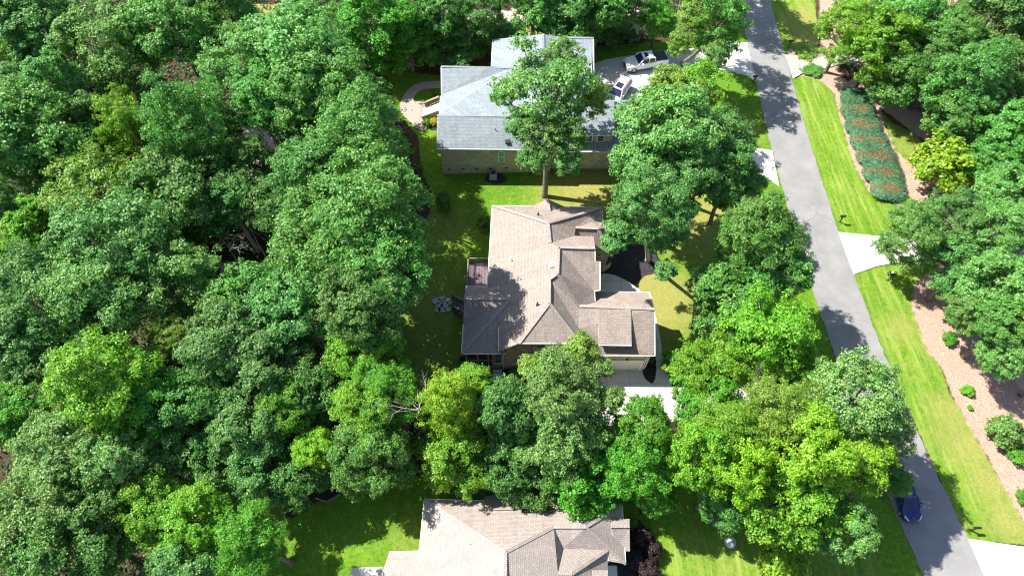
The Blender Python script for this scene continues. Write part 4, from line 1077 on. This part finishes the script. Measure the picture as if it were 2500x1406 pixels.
MID = [
 (1100,985,85,92,10,'b','D','tall lime yellow tree in the row above the south house'),
 (1110,1115,100,100,6,'y','A','yellow green tree in front of the lime yellow one, nearest the south house corner'),
 (1160,935,50,45,10,'y','A','small yellow green crown beside the porch steps'),
 (1235,1000,82,90,9,'t','A','blue green crown right of the lime yellow tree'),
 (1245,1120,90,82,5.5,'d','A','dark green crown above the curved bay of the south house'),
 (1370,955,112,88,11,'w','D','olive topped tree in front of the middle house south wall',None,[(1420,850,42,'o'),(1300,905,40,'o'),(1470,900,30,'w'),(1490,975,38,'w'),(1380,880,34,'w')]),
 (1385,1055,112,88,8.5,'w','B','olive green crown below the one at the middle house wall'),
 (1330,1175,95,50,3.6,'d','A','dark low crown touching the south house roof edge'),
 (1430,1150,105,72,5,'g','A','deep green crown above the right half of the south house roof'),
 (1480,1070,70,75,7,'g','D','deep green crown left of the one at the bright driveway'),
 (1578,1040,75,70,11,'g','A','green crown with reddish twigs at the lower edge of the bright driveway'),
 (1560,1145,90,95,8,'g','D','deep green crown above the shaded lawn right of the south house'),
 (1600,1200,60,60,6,'g','A','low deep green crown above the dark red shrubs'),
 (1735,905,92,80,9,'y','B','light yellow green crown right of the small fern like shrub'),
 (1735,985,90,62,8,'g','B','green crown beside the bright driveway, right side'),
 (1885,805,108,75,11,'y','C','yellow green tree with bare pale branches below the round green trees',(1838,935),[(1830,790,45,'y'),(1950,850,48,'y'),(1900,890,50,'y')]),
 (1930,900,70,60,8,'g','C','sparse green crown under the tree with pale branches'),
 (1700,1110,85,120,11,'y','A','yellow green crown in the lower right row, leftmost'),
 (1775,1050,85,65,12,'y','B','yellow green crown with a bare curved limb'),
 (1790,1150,90,105,11,'b','A','lime yellow crown second from left in the lower right row'),
 (1905,1010,100,68,12,'o','D','olive green crown between the driveway gap and the whitish tree'),
 (2095,975,120,80,13,'w','B','whitish olive tree overhanging the road'),
 (2150,1045,82,72,11,'w','D','olive tree lobe hanging lowest over the road'),
 (1965,1095,130,85,12,'b','D','broad lime yellow crown in the lower right row, beside the whitish tree'),
 (2080,1110,95,95,11,'b','A','lime yellow crown nearest the road in the lower right row'),
 (1930,1215,125,90,9,'y','A','wide yellow green crown hanging over the lower right lawn'),
 (1780,1230,70,60,7,'d','A','dark green low crown above the grey boulder'),
 (2055,1285,85,85,8,'p','A','pale green crown above the lawn left of the dark blue car'),
 (2165,1165,58,55,8,'d','B','dark small crown hanging over the dark blue car'),
 (1850,590,112,68,12,'m','D','big round green tree beside the road, its highest crown',None,[(1750,685,52,'m'),(1930,665,60,'m'),(1850,670,62,'m')]),
 (1790,745,108,85,8,'m','A','lower crown of the round green trees beside the road'),
 (1740,690,55,55,9,'p','A','pale lobe of the round green trees, left side above the dry lawn'),
 (1590,520,98,108,14,'t','D','tall blue green tree with a pale trunk in the black mulch bed',(1580,636),[(1515,570,42,'t'),(1625,660,30,'t'),(1500,600,34,'t'),(1545,480,44,'t')]),
 (1780,428,84,78,11,'d','A','dark green tree with its foot on the dry lawn left of the road',(1733,545)),
 (1640,330,126,86,14,'p','A','broad pale green crown over the right end of the grey garage roof'),
 (1585,405,92,62,12,'p','A','pale green crown in front of the buff brick wall, right side'),
 (1748,350,86,72,11,'t','A','blue green crown left of the lawn between the two upper drives'),
 (1680,440,85,80,12,'t','A','blue green crown between the tall tree and the dark one'),
 (1628,212,52,34,8,'y','C','thin yellow green crown in front of the white pickup truck'),
 (1700,215,75,52,8,'y','C','sparse crown with reddish twigs on the lawn beside the driveway'),
 (1650,250,85,50,9,'o','A','yellowish crown just above the broad pale green one'),
 (1755,70,72,82,10,'m','C','mid green tree beside the road at the top edge',(1662,160),[(1690,45,50,'o'),(1665,105,40,'o'),(1745,145,42,'p'),(1790,25,42,'g')]),
 (1345,225,128,105,14,'p','C','tall tree standing alone between the two houses, hiding the grey roof',(1330,478),[(1330,345,78,'p'),(1280,300,50,'t'),(1395,330,58,'p'),(1230,235,38,'p'),(1450,240,50,'o'),(1370,140,60,'p'),(1300,390,48,'t'),(1385,395,45,'t')]),
]
TOP = [
 (1735,-250,120,90,22,'m','B','tall tree behind the road tree, its crown above the top edge, left of the road'),
 (1690,-120,70,60,22,'m','C','slim tree left of the road tree, its crown above the top edge'),
 (905,60,120,85,9,'g','D','wide bright green crown at the top edge left of the grey house'),
 (1000,108,75,60,6,'g','A','deep green crown hanging over the brown ground north west of the grey house'),
 (1075,45,70,75,8,'d','A','dark green crown at the top edge above the grey house'),
 (1175,30,60,60,9,'d','B','dark crown at the top edge with a pale trunk below it',(1192,80)),
 (1110,118,70,40,3.4,'d','A','dark low tree along the shaded edge behind the grey house'),
 (1205,85,52,32,3,'d','A','dark low tree touching the north corner of the grey roof'),
 (1300,15,85,45,10,'m','C','green crown at the top edge over three thin trunks',(1300,86)),
 (1395,35,85,50,8,'d','A','dark green crown at the top edge above the grey roof ridge'),
 (1468,60,58,34,3.5,'d','B','dark low crown behind the grey roof, right of its ridge'),
 (1420,80,55,28,4,'d','B','dark low crown just behind the north end of the grey roof'),
 (1550,20,60,42,9,'d','C','dark crown at the top edge over a slim pale trunk',(1556,97)),
 (1606,48,50,40,7,'g','B','deep green crown at the top edge left of the road tree'),
 (745,40,60,60,12,'d','C','dark thin crown at the top edge right of the rail fence'),
 (820,110,60,50,6,'d','A','dark low crown in the shade below the fence end'),
 (1480,8,75,40,9,'m','A','mid green crown at the top edge above the white pickup truck'),
]
RT = 'trees of the wood across the road'
RGT = [
 (2062,70,88,85,11,'y','D','bright green tree at the top edge right of the road'),
 (2140,110,95,95,12,'y','A','yellow green tree right of the short concrete drive'),
 (2185,180,90,62,9,'m','A','mid green crown above the top of the juniper bed',(2157,248)),
 (2215,40,95,75,13,'m','A','mid green crown at the top edge in the right wood'),
 (2290,125,95,90,12,'m','D','mid green crown in the middle of the upper right wood'),
 (2400,50,115,88,14,'d','A','dark green crown near the top right corner'),
 (2350,205,125,105,13,'d','D','large dark green crown right of the yellow green trees'),
 (2320,290,95,68,9,'m','A','mid green crown above the shaded lawn patch'),
 (2480,175,70,85,13,'d','A','dark crown at the right edge near the top'),
 (2460,320,90,75,12,'m','A','mid green crown at the right edge in the upper third'),
 (2292,408,88,58,6,'b','S','bright lime tree right of the juniper bed'),
 (2420,400,85,60,9,'m','A','mid green crown right of the bright lime tree'),
 (2440,475,90,62,12,'p','A','pale green crown at the right edge level with the mailbox'),
 (2215,575,92,42,11,'p','D','long spreading branch crown reaching over the bright white drive',(2380,640)),
 (2315,540,88,58,12,'t','D','blue green crown right of the long spreading branch'),
 (2420,570,100,75,13,'p','D','pale green crown at the right edge above the drive end'),
 (2330,650,92,50,10,'t','A','blue green crown below the bright white drive'),
 (2420,690,100,85,12,'p','A','pale green crown at the right edge below the drive'),
 (2350,765,66,58,9,'p','A','pale green lobe overhanging the pine straw bed',(2400,800)),
 (2450,790,80,70,12,'m','A','mid green crown at the right edge above the straw bed'),
 (2440,865,68,52,9,'p','A','pale green crown lowest over the pine straw at the right edge',(2492,965)),
 (2480,480,60,80,7,'d','A','dark crown at the right edge behind the pale ones'),
]
def drop(rows, f): return [tuple(list(r[:4]) + [r[4]*f] + list(r[5:])) for r in rows]
RGT = drop([tuple([r[0]+12, r[1], r[2]*.9, r[3]*.92] + list(r[4:])) for r in RGT], .62); TOP = drop(TOP, .68); T = drop(T, .88)
for grp, rows in ((WL, T), ('trees standing around the two houses', MID), ('trees along the top edge behind the grey house', TOP), (RT, RGT)):
    for r in rows:
        a = list(r) + [None]*(10-len(r))
        tree(a[0], a[1], a[2], a[3], a[4], a[5], a[6], a[7], base=a[8], group=grp, bark=BARKW if ('pale trunk' in a[7] or 'pale branches' in a[7] or 'curved limb' in a[7]) else None, sub=a[9])
# shrubs
shrub(1083,492,22,34,'d','tall dark shrub at the corner of the wood beside the upper lawn', hz=2.4)
shrub(1183,545,20,24,'d','round dark shrub beside the west eave of the middle house', hz=1.6)
shrub(1042,300,12,12,'g','small green shrub below the wooden ramp')
shrub(1058,298,11,20,'f','bright yellow shrub at the south west corner of the grey house')
shrub(1065,225,10,12,'g','small bright shrub on the grass inside the looped path')
shrub(1543,1278,16,26,'g','bright green shrub behind the side bay of the south house')
shrub(1538,1375,12,18,'g','small green shrub by the porch of the south house')
for i, (x, y, a, b_, l) in enumerate([(1562,1310,26,24,'dark red shrub nearest the green one beside the south house'),(1594,1345,26,30,'dark red shrub farthest right, touching the mown lawn'),
   (1548,1362,28,26,'dark red shrub nearest the porch of the south house'),(1580,1400,32,24,'dark red shrub at the bottom edge of the photo'),(1530,1330,16,20,'small dark red shrub against the south house wall')]):
    shrub(x, y, a, b_, 'x', l, hz=1.5)
shrub(1656,890,42,44,'g','bright green fern like shrub beside the curved concrete walk', hz=2.6)
shrub(2316,827,20,18,'g','green shrub in the middle of the pine straw bed'); shrub(2363,953,17,15,'y','yellow green shrub lower in the pine straw bed')
shrub(2369,996,8,7,'y','tiny yellow green sprig in the pine straw bed'); shrub(2495,1212,20,18,'g','green shrub at the right edge above the lower right drive')
shrub(2455,1055,45,34,'p','soft grey green shrub like young pine at the right edge', hz=2.4); shrub(2490,1115,30,26,'g','yellow green shrub below the young pine at the right edge')
shrub(2225,498,22,10,'y','low yellow green clump at the tip of the juniper bed'); shrub(2265,512,14,11,'y','small yellow green clump right of the juniper bed tip'); shrub(2290,535,14,10,'y','low yellow green clump beside the spreading branch')
shrub(1905,1385,70,34,'b','round yellow green shrub on the mown lawn at the bottom edge', hz=2.6)
shrub(1160,895,42,16,'d','dark shrub in front of the screened porch'); shrub(1280,910,40,14,'g','green shrub against the south wall of the middle house')
shrub(1590,878,10,9,'g','small green plant between the garage corner and the walk')
shrub(1985,172,26,7,'m','low green ground plant along the short far drive'); shrub(1965,126,34,7,'o','low browned ground plant above the short far drive')
for x, y, l in [(1115,105,'leftmost, over the brown ground'),(1160,122,'just left of the grey roof'),(1240,75,'beside the yellow lawn'),(1450,62,'right of the roof top edge'),(1490,92,'above the small lit lawn'),(1530,80,'nearest the slim pale trunk'),(1400,72,'touching the roof top edge')]:
    shrub(x, y, 34, 26, 'd', 'dark green shrub behind the grey house, ' + l, group='shrubs of the belt behind the grey house')
# juniper bed: a row of clipped mounds, each browned on its crest
rgj = np.random.default_rng(5)
JP = [(2085,242,34),(2092,275,42),(2105,313,44),(2120,350,46),(2137,388,48),(2152,428,48),(2166,468,42)]
JL = ['topmost of the row, in tree shade', 'second from the top of the row', 'third from the top of the row', 'middle one of the row', 'third from the lower end of the row', 'second from the lower end of the row', 'lowest of the row, rounded end']
for (x, y, rx), jl in zip(JP, JL):
    s = pxm(x, y, 0); g = at(x, y, 0); hx = rx/s; hy = 1.6; hz = .85
    root = tag(empty('juniper', g, R(-9)), 'clipped blue green juniper with browned top, ' + jl, 'shrub', 'junipers in the bed across the road')
    n = 7000; q = rgj.uniform(-1, 1, (n, 2)); q = q[(np.abs(q[:,0])**4 + np.abs(q[:,1])**4) < 1]
    zz = np.clip(1 - np.abs(q[:,0])**4,0,1)**.5*np.clip(1 - np.abs(q[:,1])**4,0,1)**.5
    nrm = np.stack([q[:,0]**3, q[:,1]**3, .6+0*zz], 1) + rgj.normal(size=(len(q), 3))*.35
    q = q*(1+.05*rgj.normal(size=(len(q),1))); C = np.stack([q[:,0]*hx, q[:,1]*hy, hz*(.25+.75*zz)+rgj.normal(size=len(q))*.05], 1)
    br = (((q[:,0]+.12)/.85)**2 + ((q[:,1]+.10)/.40)**2 + rgj.normal(size=len(q))*.35 + .5*np.sin(q[:,0]*5+rx)) < 1.1*rgj.uniform(.7, 1.25)
    br &= jl[0] != 't' or 'topmost' not in jl
    for nm, msk, k in (('foliage', ~br, 'j'), ('browned_patch', br, 'r')):
        if msk.sum() < 10: continue
        V_ = leaf_quads(C[msk], nrm[msk], .095, rgj, .5)
        link(nm, mesh_from(nm, V_, np.arange(len(V_)).reshape(-1, 4)), LEAF[k], root)
    bm = bmesh.new(); loft(bm, [[(hx*sc*math.cos(a), hy*sc*math.sin(a), z) for a in np.linspace(0, 2*math.pi, 25)[:-1]] for sc, z in ((.97,-.05),(.95,.25),(.82,.48),(.5,.58))])
    obj('twigs', bm, plain('juniper_twigs', (.05,.06,.03), .9) if 'JT' not in globals() else JT, root)
    if 'JT' not in globals(): JT = bpy.data.materials['juniper_twigs']
# bare dead branches
def dead(cx, cy, z, sc, seed, label, up=(0, 0, 1)):
    rd = random.Random(seed); g = at(cx, cy, z); f = Vector((g.x, g.y, 0))
    root = tag(empty('dead_tree', f), label, 'dead tree', 'bare trees in the woods')
    bm = bmesh.new(); tube(bm, [(0,0,0), (0,0,z*.6), (.1,0,z)], [.12,.08,.05], 6)
    def br(p, d, L, r, k):
        q = p + d*L; m = p.lerp(q, .5) + Vector([rd.uniform(-.1,.1)*L for _ in range(3)])
        tube(bm, [p, m, q], [r, r*.7, r*.4], 5)
        if k:
            for _ in range(3):
                br(m.lerp(q, rd.random()), (d + Vector([rd.uniform(-.8,.8) for _ in range(3)])).normalized(), L*.6, r*.5, k-1)
    for _ in range(5):
        br(Vector((.1,0,z)), (Vector(up) + Vector([rd.uniform(-.9,.9) for _ in range(3)])).normalized(), sc, .036, 2)
    obj('branches', bm, BARKW, root)
dead(560,610,6,2.6,1,'bare pale branches in the dark gap of the left wood', (0,.2,.6))
dead(1020,1000,11,2.2,2,'bare grey branches beside the tall lime yellow tree', (-.6,.1,.5))
dead(610,560,7,2.0,3,'short bare twigs right of the pale branches in the dark gap', (.3,.3,.5))
# undergrowth on the woodland floor
UG = [G([(-200,-40),(920,-40),(940,170),(1000,330),(1040,430),(1000,600),(950,760),(1000,930),(1250,950),(1400,1060),(1640,1060),(1900,1060),(1980,1100),(1880,1160),(1560,1170),(1040,1160),(860,1170),(740,1180),(600,1150),(300,1180),(380,1440),(-300,1440)]),
      G([(940,-40),(1780,-40),(1720,60),(1640,85),(1500,95),(1449,80),(1330,60),(1200,100),(1100,130),(960,150)]), G([(2020,-40),(2700,-40),(2700,900),(2460,860),(2380,700),(2280,620),(2500,560),(2330,420),(2300,330),(2150,230),(2060,160)])]
n = 110000
qx = rng.uniform(-88, 88, n*3); qy = rng.uniform(2, 95, n*3)
wgt = weight(UG, qx, qy, 1.5)
cl = np.sin(qx*1.1+np.sin(qy*.9)*2)*np.sin(qy*1.3+np.sin(qx*.7)*2)
pm = weight(PATCH, qx, qy, 1.5)
keep = (wgt > .5) & (cl > -.45) & (pm < .3)
qx, qy, cl = qx[keep][:n], qy[keep][:n], cl[keep][:n]
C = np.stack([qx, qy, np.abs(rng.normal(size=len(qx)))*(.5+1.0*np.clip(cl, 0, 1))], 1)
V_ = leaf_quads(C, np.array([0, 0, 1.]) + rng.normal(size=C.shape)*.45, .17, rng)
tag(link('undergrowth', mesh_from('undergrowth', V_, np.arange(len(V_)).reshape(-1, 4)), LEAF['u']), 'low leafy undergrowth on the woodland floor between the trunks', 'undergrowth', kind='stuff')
